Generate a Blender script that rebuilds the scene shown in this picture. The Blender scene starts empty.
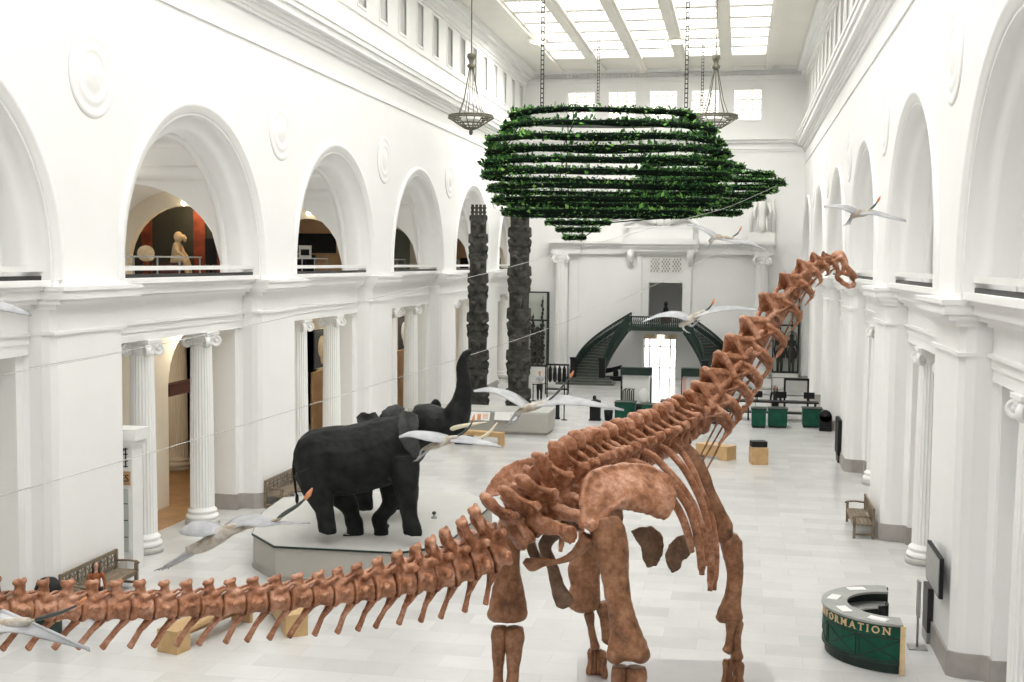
import bpy, bmesh, math, random
from mathutils import Vector, Matrix, noise
random.seed(7)
S_ = bpy.context.scene
COL = S_.collection
PI = math.pi
# ------------------------------------------------------------------ camera
FP, YAW, PITCH, ROLL, CAMH = 1180.1, .1894, .0675, .0094, 8.4
_f = Vector((-math.sin(YAW), math.cos(YAW), 0)); _r = Vector((math.cos(YAW), math.sin(YAW), 0)); _u = Vector((0, 0, 1))
_d = _f*math.cos(PITCH) - _u*math.sin(PITCH); _u2 = _u*math.cos(PITCH) + _f*math.sin(PITCH)
CR = _r*math.cos(ROLL) + _u2*math.sin(ROLL); CU = _u2*math.cos(ROLL) - _r*math.sin(ROLL); CD = _d
CP = Vector((0, 0, CAMH))
cam = bpy.data.cameras.new('camera'); camo = bpy.data.objects.new('camera', cam); COL.objects.link(camo)
cam.sensor_width = 36; cam.lens = FP*36/1024; cam.clip_end = 400
camo.matrix_world = Matrix(((CR.x, CU.x, -CD.x, 0), (CR.y, CU.y, -CD.y, 0), (CR.z, CU.z, -CD.z, CAMH), (0, 0, 0, 1)))
S_.camera = camo
def ray(u, v): return CR*((u-512)/FP) - CU*((v-341)/FP) + CD
def fl(u, v, z=0.): d = ray(u, v); return CP + d*((z-CAMH)/d.z)      # point on a level surface
def aY(u, v, Y): d = ray(u, v); return CP + d*(Y/d.y)                # point on a cross wall
def aX(u, v, X): d = ray(u, v); return CP + d*(X/d.x)
def aD(u, v, D): return CP + ray(u, v)*D                              # point at a depth

# ------------------------------------------------------------------ materials
def newmat(name):
    m = bpy.data.materials.new(name); m.use_nodes = True
    nt = m.node_tree; b = nt.nodes['Principled BSDF']
    return m, nt, b
def nd(nt, t, **kw):
    n = nt.nodes.new(t)
    for k, v in kw.items():
        if k in n.inputs: n.inputs[k].default_value = v
        else: setattr(n, k, v)
    return n
def ramp(nt, fac, stops):
    r = nt.nodes.new('ShaderNodeValToRGB'); e = r.color_ramp.elements
    while len(e) < len(stops): e.new(.5)
    for el, (p, c) in zip(e, stops): el.position = p; el.color = (*c, 1)
    nt.links.new(fac, r.inputs[0]); return r.outputs[0]
def mat(name, col, rough=.6, var=.08, scale=6., bump=0., bscale=None, metal=0., col2=None, spec=.5, trans=0.):
    m, nt, b = newmat(name)
    tc = nd(nt, 'ShaderNodeTexCoord'); n = nd(nt, 'ShaderNodeTexNoise', Scale=scale, Detail=6., Roughness=.6)
    nt.links.new(tc.outputs['Object'], n.inputs['Vector'])
    c2 = col2 or tuple(min(1, c*(1+var)) for c in col); c1 = col if col2 else tuple(c*(1-var) for c in col)
    nt.links.new(ramp(nt, n.outputs['Fac'], [(.35, c1), (.65, c2)]), b.inputs['Base Color'])
    b.inputs['Roughness'].default_value = rough; b.inputs['Metallic'].default_value = metal
    b.inputs['Specular IOR Level'].default_value = spec
    if trans: b.inputs['Transmission Weight'].default_value = trans
    if bump:
        n2 = nd(nt, 'ShaderNodeTexNoise', Scale=bscale or scale*4, Detail=5.)
        nt.links.new(tc.outputs['Object'], n2.inputs['Vector'])
        bp = nd(nt, 'ShaderNodeBump', Strength=bump, Distance=.02)
        nt.links.new(n2.outputs['Fac'], bp.inputs['Height']); nt.links.new(bp.outputs['Normal'], b.inputs['Normal'])
    return m
def emis(name, col, st):
    m, nt, b = newmat(name)
    b.inputs['Base Color'].default_value = (*col, 1); b.inputs['Emission Color'].default_value = (*col, 1); b.inputs['Emission Strength'].default_value = st
    return m
M = {}
M['plaster'] = mat('white_plaster', (.86, .859, .85), .7, .012, .6)
M['cream'] = mat('cream_and_warm_tinted_plaster', (.80, .74, .62), .75, .03, .5)
M['relief'] = mat('white_relief_plaster', (.85, .845, .82), .7, .012, .8)
M['ceil'] = mat('ceiling_plaster', (.80, .78, .72), .8, .02, .5)
M['stone'] = mat('grey_base_stone', (.36, .335, .31), .5, .12, 1.5)
M['sky'] = emis('skylight_glass', (1., .995, .982), 4.4)
M['dark_room'] = mat('dark_exhibit_wall', (.035, .04, .032), .7, .2, 1.)
M['dark_metal'] = mat('dark_iron', (.03, .03, .03), .45, .2, 5., metal=.4)
M['grey_metal'] = mat('grey_metal', (.35, .35, .34), .4, .1, 5., metal=.6)
M['bronze'] = mat('chandelier_bronze', (.17, .16, .12), .45, .2, 5., metal=.5)
M['wood_and_warm_light'] = mat('wood_floor_with_warm_reflection', (.45, .26, .12), .35, .2, 1.2)  # wood colour whose orange also paints warm light on the floor
M['pane'] = mat('pale_window_pane', (.80, .79, .76), .3, .05, 3.)
M['wood'] = mat('pale_oak', (.55, .36, .17), .5, .12, 3.)
M['bench'] = mat('weathered_bench_wood', (.20, .155, .105), .65, .25, 6.)
M['green'] = mat('dark_green_panel', (.006, .075, .045), .5, .2, 3., spec=.25)
M['green_dark'] = mat('green_iron', (.018, .034, .026), .5, .2, 3., spec=.3)
M['black'] = mat('matte_black', (.012, .012, .013), .6, .2, 5., spec=.25)
M['white'] = mat('white_paint', (.8, .8, .78), .5, .02, 3.)
M['grey'] = mat('light_grey_laminate', (.55, .55, .53), .5, .03, 3.)
M['paper'] = mat('white_paper', (.82, .82, .8), .7, .02, 9.)
M['rust'] = mat('rust_red_panel', (.22, .045, .02), .7, .4, 2.)
M['tan'] = mat('carved_sandstone', (.62, .50, .33), .8, .2, 3., .3)
M['gold'] = mat('brass_letters', (.70, .52, .30), .45, .1, 4.)
M['red'] = mat('red_accent', (.6, .05, .03), .5, .1, 4.)
M['plat'] = mat('beige_platform_panel', (.44, .42, .38), .6, .03, 1.)
M['plattop'] = mat('pale_platform_top', (.50, .50, .475), .6, .03, 1.)
M['rust2'] = mat('dark_red_brown_wood', (.06, .015, .010), .6, .3, 4.)
M['boardtan'] = mat('tan_board_and_warm_lit_wall', (.50, .31, .16), .7, .1, 1.5)
M['greengrey'] = mat('green_grey_wall', (.22, .24, .18), .7, .1, 1.)
M['charcoal'] = mat('charcoal_cloth', (.05, .052, .055), .8, .2, 3.)
M['pinkish'] = mat('pale_red_print', (.72, .45, .40), .7, .1, 8.)
M['bulb2'] = emis('lit_lamp_diffuser', (1., .97, .92), 5.)
M['bulb'] = emis('glowing_bulb', (1., .85, .6), 12.)
M['plinthgrey'] = mat('warm_grey_plinth', (.42, .41, .41), .5, .04, 1.)
def tile_floor():
    m, nt, b = newmat('pale_stone_floor')
    tc = nd(nt, 'ShaderNodeTexCoord'); mp = nd(nt, 'ShaderNodeMapping'); mp.inputs['Scale'].default_value = (1, 1, 1)
    nt.links.new(tc.outputs['Object'], mp.inputs['Vector'])
    br = nd(nt, 'ShaderNodeTexBrick', Scale=1., offset=.5); br.inputs['Mortar Size'].default_value = .006
    br.inputs['Brick Width'].default_value = 1.5; br.inputs['Row Height'].default_value = .75
    br.inputs['Color1'].default_value = (.56, .56, .55, 1); br.inputs['Color2'].default_value = (.655, .655, .645, 1); br.inputs['Mortar'].default_value = (.52, .52, .51, 1)
    br.inputs['Bias'].default_value = .1
    nt.links.new(mp.outputs[0], br.inputs['Vector'])
    n = nd(nt, 'ShaderNodeTexNoise', Scale=.9, Detail=8., Roughness=.65); nt.links.new(tc.outputs['Object'], n.inputs['Vector'])
    mx = nd(nt, 'ShaderNodeMix', data_type='RGBA', blend_type='MULTIPLY'); mx.inputs[0].default_value = 1
    nt.links.new(br.outputs['Color'], mx.inputs[6]); nt.links.new(ramp(nt, n.outputs['Fac'], [(.3, (.9, .9, .9)), (.7, (1, 1, 1))]), mx.inputs[7])
    nt.links.new(mx.outputs[2], b.inputs['Base Color']); b.inputs['Roughness'].default_value = .22; b.inputs['Specular IOR Level'].default_value = .45
    return m
M['floor'] = tile_floor()

# ------------------------------------------------------------------ mesh helpers
class MB:
    def __init__(s): s.v = []; s.f = []; s.sm = []
    def add(s, vs, fs, smooth=False, mx=None):
        o = len(s.v)
        s.v += [tuple(mx @ Vector(p)) if mx else tuple(p) for p in vs]
        s.f += [tuple(i+o for i in f) for f in fs]; s.sm += [smooth]*len(fs); return s
    def quad(s, a, b, c, d): return s.add([a, b, c, d], [(0, 1, 2, 3)])
    def box(s, x0, x1, y0, y1, z0, z1, mx=None):
        x0, x1 = min(x0, x1), max(x0, x1); y0, y1 = min(y0, y1), max(y0, y1); z0, z1 = min(z0, z1), max(z0, z1)
        v = [(x, y, z) for x in (x0, x1) for y in (y0, y1) for z in (z0, z1)]
        return s.add(v, [(0, 1, 3, 2), (4, 6, 7, 5), (0, 4, 5, 1), (2, 3, 7, 6), (0, 2, 6, 4), (1, 5, 7, 3)], False, mx)
    def cbox(s, c, sz, rz=0., mx=None):
        m = Matrix.Translation(c) @ Matrix.Rotation(rz, 4, 'Z')
        if mx: m = mx @ m
        return s.box(-sz[0]/2, sz[0]/2, -sz[1]/2, sz[1]/2, -sz[2]/2, sz[2]/2, m)
    def bar(s, a, b, w, h=None):
        a, b = Vector(a), Vector(b); h = h or w; d = (b-a); L = d.length
        q = d.to_track_quat('Z', 'Y').to_matrix().to_4x4(); m = Matrix.Translation(a) @ q
        return s.box(-w/2, w/2, -h/2, h/2, 0, L, m)
    def lathe(s, prof, n=16, mx=None, smooth=True, a0=0., a1=2*PI):
        full = abs(a1-a0-2*PI) < 1e-6; k = n if full else n+1
        vs = [(r*math.cos(a0+(a1-a0)*i/n), r*math.sin(a0+(a1-a0)*i/n), z) for r, z in prof for i in range(k)]
        fs = []
        for j in range(len(prof)-1):
            for i in range(n):
                i2 = (i+1) % k
                fs.append((j*k+i, j*k+i2, (j+1)*k+i2, (j+1)*k+i))
        if full:
            if prof[0][0] > 1e-6: fs.append(tuple(range(k))[::-1])
            if prof[-1][0] > 1e-6: fs.append(tuple((len(prof)-1)*k+i for i in range(k)))
        return s.add(vs, fs, smooth, mx)
    def tube(s, pts, rad, n=8, up=None, cap=True, smooth=True, closed=False):
        pts = [Vector(p) for p in pts]; N = len(pts)
        if not isinstance(rad, (list, tuple)): rad = [rad]*N
        vs = []; prev = None
        for i, p in enumerate(pts):
            if closed: t = pts[(i+1) % N]-pts[i-1]
            else: t = (pts[min(i+1, N-1)]-pts[max(i-1, 0)])
            t = t.normalized() if t.length > 1e-9 else Vector((0, 0, 1))
            if up is not None: a = Vector(up)
            elif prev is not None: a = prev
            else: a = Vector((0, 0, 1)) if abs(t.z) < .9 else Vector((1, 0, 0))
            b = t.cross(a)
            if b.length < 1e-6: b = t.cross(Vector((.3, .9, .1)))
            b.normalize(); a = b.cross(t).normalized(); prev = a
            r = rad[i]; rx, ry = r if isinstance(r, (list, tuple)) else (r, r)
            for k in range(n):
                an = 2*PI*k/n; vs.append(p + b*(rx*math.cos(an)) + a*(ry*math.sin(an)))
        fs = []
        for i in range(N if closed else N-1):
            for k in range(n): i2 = (i+1) % N; fs.append((i*n+k, i*n+(k+1) % n, i2*n+(k+1) % n, i2*n+k))
        if cap and not closed: fs.append(tuple(range(n))[::-1]); fs.append(tuple((N-1)*n+k for k in range(n)))
        return s.add(vs, fs, smooth)
    def ell(s, c, r, mx=None, nu=12, nv=8):
        vs = []; fs = []
        for j in range(1, nv):
            for i in range(nu):
                th = PI*j/nv; ph = 2*PI*i/nu
                vs.append((c[0]+r[0]*math.sin(th)*math.cos(ph), c[1]+r[1]*math.sin(th)*math.sin(ph), c[2]+r[2]*math.cos(th)))
        vs += [(c[0], c[1], c[2]+r[2]), (c[0], c[1], c[2]-r[2])]; a = len(vs)-2
        for j in range(nv-2):
            for i in range(nu): fs.append((j*nu+i, (j+1)*nu+i, (j+1)*nu+(i+1) % nu, j*nu+(i+1) % nu))
        for i in range(nu): fs.append((a, i, (i+1) % nu)); fs.append((a+1, (nv-2)*nu+(i+1) % nu, (nv-2)*nu+i))
        return s.add(vs, fs, True, mx)
    def prism(s, poly, z0, z1, mx=None, smooth=False):
        n = len(poly); vs = [(x, y, z0) for x, y in poly] + [(x, y, z1) for x, y in poly]
        fs = [tuple(range(n))[::-1], tuple(range(n, 2*n))] + [(i, (i+1) % n, n+(i+1) % n, n+i) for i in range(n)]
        return s.add(vs, fs, smooth, mx)
    def grid(s, P, smooth=True):          # P rows of points
        r, c = len(P), len(P[0])
        return s.add([p for row in P for p in row], [(i*c+j, i*c+j+1, (i+1)*c+j+1, (i+1)*c+j) for i in range(r-1) for j in range(c-1)], smooth)
    def mesh(s, name, m):
        me = bpy.data.meshes.new(name); me.from_pydata(s.v, [], s.f); me.update()
        me.polygons.foreach_set('use_smooth', s.sm)
        if m: me.materials.append(m)
        bm = bmesh.new(); bm.from_mesh(me); bmesh.ops.recalc_face_normals(bm, faces=bm.faces); bm.to_mesh(me); bm.free()
        return me
    def build(s, name, m, parent=None, loc=None):
        return link(name, s.mesh(name, m), parent, loc)
def link(name, data, parent=None, loc=None):
    o = bpy.data.objects.new(name, data); COL.objects.link(o)
    if parent: o.parent = parent
    if loc is not None: o.location = loc
    return o
def tag(o, label=None, cat=None, group=None, kind=None):
    if label: o['label'] = label
    if cat: o['category'] = cat
    if group: o['group'] = group
    if kind: o['kind'] = kind
    return o
def thing(name, label, cat, loc=(0, 0, 0), rz=0., group=None, sc=1.):
    o = link(name, None, None, loc); o.rotation_euler = (0, 0, rz); o.scale = (sc, sc, sc); o.empty_display_size = .1
    return tag(o, label, cat, group)
def dup(o, loc=None, rz=None, label=None, sc=None, parent=None):
    c = o.copy(); COL.objects.link(c)
    if parent: c.parent = parent
    if loc is not None: c.location = loc
    if rz is not None: c.rotation_euler = (0, 0, rz)
    if sc is not None: c.scale = (sc, sc, sc)
    if label: c['label'] = label
    for ch in list(o.children): dup(ch, parent=c)
    return c
def struct(name, mb, m): return tag(mb.build(name, m), kind='structure')
def text(name, s, size, m, parent, mx, depth=.01, align='CENTER', serif=False, off=0.):
    cu = bpy.data.curves.new(name, 'FONT'); cu.body = s; cu.size = size; cu.extrude = depth; cu.align_x = align; cu.align_y = 'CENTER'; cu.resolution_u = 3; cu.offset = off
    o = bpy.data.objects.new(name, cu); COL.objects.link(o)
    bpy.context.view_layer.update()
    me = bpy.data.meshes.new_from_object(o.evaluated_get(bpy.context.evaluated_depsgraph_get()))
    bpy.data.objects.remove(o); me.materials.clear(); me.materials.append(m)
    if serif:
        xs = [v.co.x for v in me.vertices]; ys = [v.co.y for v in me.vertices]; x0, x1, y0, y1 = min(xs), max(xs), min(ys), max(ys); t = size*.085; w = size*.13; q = MB()
        S = {'I': 'cb ct', 'N': 'lb lt rt', 'F': 'lb lt', 'R': 'lb lt rb', 'M': 'lb lt rb rt', 'A': 'lb rb', 'T': 'cb'}.get(s, '')
        for k in S.split():
            cx = {'l': x0+t*.5, 'r': x1-t*.5, 'c': (x0+x1)/2}[k[0]]; y = y0 if k[1] == 'b' else y1-t*.6
            q.box(cx-w, cx+w, y, y+t*.6, -depth, depth)
        if q.v:
            m2 = q.mesh('s', m); bm = bmesh.new(); bm.from_mesh(me); bm.from_mesh(m2); bm.to_mesh(me); bm.free(); bpy.data.meshes.remove(m2)
    me.transform(mx)
    return link(name, me, parent)

# ------------------------------------------------------------------ the hall
DL, DR, YB, ZC, SP, P0, PW = 15.635, 4.389, 86., 22.2, 12.11, 24.83, 3.36
BAYS = range(-2, 6)
cen = lambda k: P0 + SP*k - (SP-PW)/2
HW = (SP-PW)/2          # half opening
ZS, ZSP = 7.86, 8.18    # sill, arch spring
CX = (DR-DL)/2
Y0 = cen(-2) - SP/2
def arc(c, R, n, z0): return [(c-R, z0)] + [(c-R*math.cos(PI*i/n), ZSP+R*math.sin(PI*i/n)) for i in range(n+1)] + [(c+R, z0)]
def side_wall(side):
    s = -1 if side == 'left' else 1; D = DL if side == 'left' else DR
    X = lambda d: s*(D+d)
    w = MB(); base = MB(); led = MB(); col_in = MB()
    NA = 28; ZT = 15.4
    for k in BAYS:
        c = cen(k)
        # arcade panel round the arch
        A = arc(c, HW, NA, ZS); T = []
        for i, (y, z) in enumerate(A):
            if i == 0: T.append((c-HW, ZS))
            elif i == len(A)-1: T.append((c+HW, ZS))
        top = [(c-HW + 2*HW*min(1, max(0, (i-1)/NA)), ZT) for i in range(len(A))]
        w.grid([[(X(0), y, z) for y, z in A], [(X(0), y, z) for y, z in top]], False)
        w.quad((X(0), c+HW, ZS), (X(0), c+SP/2, ZS), (X(0), c+SP/2, ZT), (X(0), c+HW, ZT))
        w.quad((X(0), c-HW, ZS), (X(0), c-SP/2, ZS), (X(0), c-SP/2, ZT), (X(0), c-HW, ZT))
        # stepped reveal and archivolt moulding
        R2 = HW*.89
        rev = [(HW, 0.), (HW-.04, .28), (R2+.1, .34), (R2+.06, .42), (R2, .46), (R2, .9)]
        w.grid([[(X(d), y, z) for y, z in arc(c, R, NA, ZS)] for R, d in rev])
        mo = [(HW+.06, 0.), (HW+.08, -.05), (HW+.2, -.05), (HW+.24, -.10), (HW+.33, -.12), (HW+.40, -.10), (HW+.42, 0.)]
        w.grid([[(X(d), y, z) for y, z in arc(c, R, NA, ZS)] for R, d in mo])
        # gallery: groin vault behind the arch
        xc, RT, Rb, xe = 3.75, 2.6, R2, 7.2
        nx = 26; na = 20; P = []; T1 = []; T2 = []
        for i in range(nx+1):
            d = .9 + (xe-.9)*i/nx
            h = math.sqrt(max(0, RT*RT-(d-xc)**2)) if abs(d-xc) < RT else 0.
            a0 = math.asin(min(.999, h/Rb)); yo = Rb*math.cos(a0)
            P.append([(X(d), c-Rb*math.cos(a0+(PI-2*a0)*j/na), ZSP+Rb*math.sin(a0+(PI-2*a0)*j/na)) for j in range(na+1)])
            if abs(d-xc) <= RT+.01:
                T1.append([(X(d), c+yo, ZSP+h), (X(d), c+SP/2, ZSP+h)]); T2.append([(X(d), c-yo, ZSP+h), (X(d), c-SP/2, ZSP+h)])
        w.grid(P); w.grid(T1); w.grid(T2)
        for sg in (-1, 1):      # piers under the vault
            w.box(X(.92), X(xc-RT), c+sg*Rb, c+sg*SP/2, 7.5, ZSP); w.box(X(xc+RT), X(xe), c+sg*Rb, c+sg*SP/2, 7.5, ZSP)
            w.quad((X(xc-RT), c+sg*Rb, ZSP), (X(xc-RT), c+sg*SP/2, ZSP), (X(xc-RT), c+sg*SP/2, 7.5), (X(xc-RT), c+sg*Rb, 7.5))
            # ribs and coffers of the vault
        for (d0, d1) in ((.93, 1.13), (6.4, 7.0)):
            Q = []
            for d, rr in ((d0, Rb), (d0, Rb-.1), (d1, Rb-.1), (d1, Rb)):
                h = math.sqrt(max(0, RT*RT-((d0+d1)/2-xc)**2)) if abs((d0+d1)/2-xc) < RT else 0.
                a0 = math.asin(min(.99, h/Rb))
                Q.append([(X(d), c-rr, 7.6)]*(h == 0)+[(X(d), c-rr*math.cos(a0+(PI-2*a0)*j/24), ZSP+rr*math.sin(a0+(PI-2*a0)*j/24)) for j in range(25)]+[(X(d), c+rr, 7.6)]*(h == 0))
            w.grid(Q)
        for a in (.86, 1.3, PI-1.3, PI-.86):
            Q = []
            for da, rr in ((-.075, Rb), (-.07, Rb-.09), (.07, Rb-.09), (.075, Rb)):
                row = []
                for (d) in (.95, 1.6, 2.2, 3, xe):
                    h = math.sqrt(max(0, RT*RT-(d-xc)**2)) if abs(d-xc) < RT else 0.
                    if rr*math.sin(a) < h: continue
                    row.append((X(d), c-rr*math.cos(a+da), ZSP+rr*math.sin(a+da)))
                Q.append(row)
            n = min(len(q) for q in Q)
            if n > 1: w.grid([q[:n] for q in Q])
        w.box(X(1.3), X(xe+2), c-SP/2, c+SP/2, 7.3, 7.6)       # gallery floor
        # sill with a slot under a white rail
        # entablature over the columns, set back
        for (za, zb, d) in ((6.1, 6.36, .62), (6.36, 6.58, .58), (6.58, 6.66, .5), (6.66, 7.18, .6), (7.18, 7.3, .48), (7.3, 7.42, .3), (7.42, 7.62, .2), (7.62, 7.72, .1)):
            w.box(X(d), X(1.9), c-HW, c+HW, za, zb)
        w.box(X(.0), X(1.0), c-HW, c+HW, 7.72, ZS)
        # pier (far side of this bay)
        y0, y1 = c+HW, c+HW+PW
        prof = [(1.6, y0-.3), (.75, y0-.3), (.75, y0-.04), (.62, y0+.02), (.3, y0+.04), (.12, y0+.1), (0, y0+.22)]
        prof = prof + [(d, y0+y1-y) for d, y in reversed(prof)]
        w.prism([(X(d), y) for d, y in prof], 0, 7.3)
        base.prism([(X(d-.05), y+(-.04 if i < 7 else .04)) for i, (d, y) in enumerate(prof)], 0, .52)
        for (za, zb, d) in ((6.58, 6.66, -.06), (7.18, 7.3, -.12), (7.3, 7.42, -.26), (7.42, 7.62, -.36), (7.62, 7.72, -.42), (7.72, ZS, -.05)):
            w.box(X(d), X(1.2), y0+.05+min(0, d)*.5, y1-.05-min(0, d)*.5, za, zb)
        # vestibule behind the columns
        w.box(X(1.8), X(4.6), c-HW-.5, c+HW+.5, 6.5, 6.7)
        # inner wall with an arched doorway
        cc = c+SP/2; a = arc(cc, 1.9, 14, 0)
        zz = 4.0-ZSP
        a = [(y, 0) if i in (0, len(a)-1) else (y, z+zz) for i, (y, z) in enumerate(a)]
        tp = [(cc-1.9+3.8*min(1, max(0, (i-1)/14)), 6.6) for i in range(len(a))]
        for d in (3.2,):
            col_in.grid([[(X(d), y, z) for y, z in a], [(X(d), y, z) for y, z in tp]], False)
            col_in.grid([[(X(d), y, z) for y, z in a], [(X(d+.6), y, z) for y, z in a]], False)
            col_in.quad((X(d), cc-1.9, 0), (X(d), cc-SP/2, 0), (X(d), cc-SP/2, 6.6), (X(d), cc-1.9, 6.6))
            col_in.quad((X(d), cc+1.9, 0), (X(d), cc+SP/2, 0), (X(d), cc+SP/2, 6.6), (X(d), cc+1.9, 6.6))
        col_in.quad((X(9), c-SP/2, 0), (X(9), c+SP/2, 0), (X(9), c+SP/2, 6.6), (X(9), c-SP/2, 6.6))
        col_in.quad((X(3.2), c-SP/2, 6.6), (X(3.2), c+SP/2, 6.6), (X(9), c+SP/2, 6.6), (X(9), c-SP/2, 6.6))
        for yy in (c, c+SP): col_in.quad((X(3.2), yy, 0), (X(9), yy, 0), (X(9), yy, 6.6), (X(3.2), yy, 6.6))
        # gallery back wall
        w.quad((X(xe), c-SP/2, 7.5), (X(xe), c+SP/2, 7.5), (X(xe), c+SP/2, 12.6), (X(xe), c-SP/2, 12.6))
    # string course, frieze and main cornice, attic
    y0, y1 = Y0, YB
    for (za, zb, d) in ((15.38, 15.46, -.06), (15.46, 16.3, 0), (16.3, 16.42, -.12), (16.42, 16.58, -.2), (16.58, 16.7, -.34), (16.7, 16.95, -.56), (16.95, 17.15, -.66), (17.15, 17.3, -.72), (17.3, 17.5, -.3), (17.5, 18.5, 0.), (18.5, 18.7, -.08), (18.7, 18.9, 0), (20.9, 21.1, 0), (21.1, 21.3, -.1), (21.3, 21.6, -.2), (21.6, 21.85, -.45), (21.85, 22.2, -.72)):
        w.box(X(d), X(1.), y0, y1, za, zb)
    nwin = 0
    ys = [P0 + PW/2 + SP*(-2) + SP/4*i for i in range(-2, 34)]
    ys = [y for y in ys if y < YB-1]
    prev = y0
    for y in ys:
        w.box(X(0), X(1.), prev, y-.55, 18.9, 20.9); prev = y+.55
        fr = .1
        for (a, b, za, zb) in ((y-.55-fr, y-.55, 18.8, 21), (y+.55, y+.55+fr, 18.8, 21), (y-.55, y+.55, 18.8, 18.9), (y-.55, y+.55, 20.9, 21)): w.box(X(-.05), X(.05), a, b, za, zb)
    w.box(X(0), X(1.), prev, y1, 18.9, 20.9)
    struct('wall_'+side, w, M['plaster']); struct('baseboard_'+side, base, M['stone']); struct('wall_'+side+'_inner', col_in, M['cream'])
    return ys, X
WN = [0]
def wname(): WN[0] += 1; return 'window_%d' % WN[0]
for side in ('left', 'right'):
    ys, X = side_wall(side)
    pw = MB(); pw.box(-.03, .03, -.56, .56, -1.01, 1.01); me = pw.mesh('window', M['pane'])
    fr = MB()
    for i in range(1, 4): fr.box(-.05, .05, -.55+1.1*i/4-.02, -.55+1.1*i/4+.02, -1, 1)
    for i in range(1, 7): fr.box(-.05, .05, -.55, .55, -1+2*i/7-.02, -1+2*i/7+.02)
    fme = fr.mesh('window_frame', M['plaster'])
    for y in ys:
        if y < 30: continue
        o = tag(link(wname(), me, None, (X(.45), y, 19.9)), kind='structure'); link('window_frame', fme, o)
# floor
f = MB(); f.quad((-DL-9.2, Y0-2, 0), (DR+9.2, Y0-2, 0), (DR+9.2, YB+14, 0), (-DL-9.2, YB+14, 0)); struct('floor', f, M['floor'])
# ceiling: beams round a grid of skylights
SX = [CX+2.97*i for i in (-2, -1, 0, 1, 2)]; PWD = 2.2; RP = SP/4
rows = [P0+PW/2-SP*2 + RP*(i+.5) for i in range(-3, 40)]; rows = [y for y in rows if y < YB-3.5]
c = MB(); xa, xb = -DL-.5, DR+.5
yl, yh = rows[0]-RP/2+.2, rows[-1]+RP/2-.2
c.box(xa, SX[0]-PWD/2, Y0, YB+.5, 22.2, 22.6); c.box(SX[-1]+PWD/2, xb, Y0, YB+.5, 22.2, 22.6)
for i in range(4): c.box(SX[i]+PWD/2, SX[i+1]-PWD/2, Y0, YB+.5, 22.0, 22.6); c.box(SX[i]+PWD/2+.2, SX[i+1]-PWD/2-.2, Y0, YB+.5, 21.9, 22.0)
for x in (SX[0]-PWD/2-.35, SX[-1]+PWD/2+.35): c.box(x-.25, x+.25, Y0, YB, 22.0, 22.3)
for x in SX:
    c.box(x-PWD/2, x+PWD/2, yh, YB+.5, 22.2, 22.6); c.box(x-PWD/2, x+PWD/2, Y0, yl, 22.2, 22.6)
    for a, b in zip(rows[:-1], rows[1:]): c.box(x-PWD/2, x+PWD/2, (a+b)/2-.28, (a+b)/2+.28, 22.25, 22.55)
struct('ceiling', c, M['ceil'])
sk = MB(); sk.box(-PWD/2, PWD/2, -RP/2, RP/2, 0, .04); sme = sk.mesh('skylight', M['sky'])
gr = MB()
for i in range(1, 8): gr.box(-PWD/2+PWD*i/8-.015, -PWD/2+PWD*i/8+.015, -RP/2, RP/2, -.05, 0)
gr.box(-PWD/2, PWD/2, -.02, .02, -.05, 0)
gme = gr.mesh('window_frame', M['ceil'])
for x in SX:
    for y in rows:
        o = tag(link(wname(), sme, None, (x, y, 22.56)), kind='structure')
        if y > 55: link('window_frame', gme, o)
# ------------------------------------------------------------------ gallery rails, columns, medallions
rail = MB(); rail.box(-.06, .06, -HW+.02, HW-.02, .2, .32)
rail2 = MB(); rail2.box(-.04, .04, -HW+.05, HW-.05, .0, .1)  # dark strip standing in for the shaded gap under the rail
rails_me = rail.mesh('rail', M['white']); slot_me = rail2.mesh('rail_slot_shade', M['dark_metal'])
inr = MB(); inr.box(-.02, .02, -3.7, 3.7, .55, .6)
for i in range(6): inr.box(-.02, .02, -3.6+1.44*i-.02, -3.6+1.44*i+.02, -.2, .55)
inr_me = inr.mesh('handrail', M['grey_metal'])
for side, s, D in (('left', -1, DL), ('right', 1, DR)):
    for k in range(0, 6):
        t = tag(thing('trim_%d' % (k+1+(6 if s > 0 else 0)), None, None, (s*(D+.25), cen(k), ZS)), kind='structure')
        for n_, me in (('rail', rails_me), ('rail_slot_shade', slot_me)): link(n_, me, t)
        link('handrail', inr_me, t, (s*1.5, 0, 0))
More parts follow.
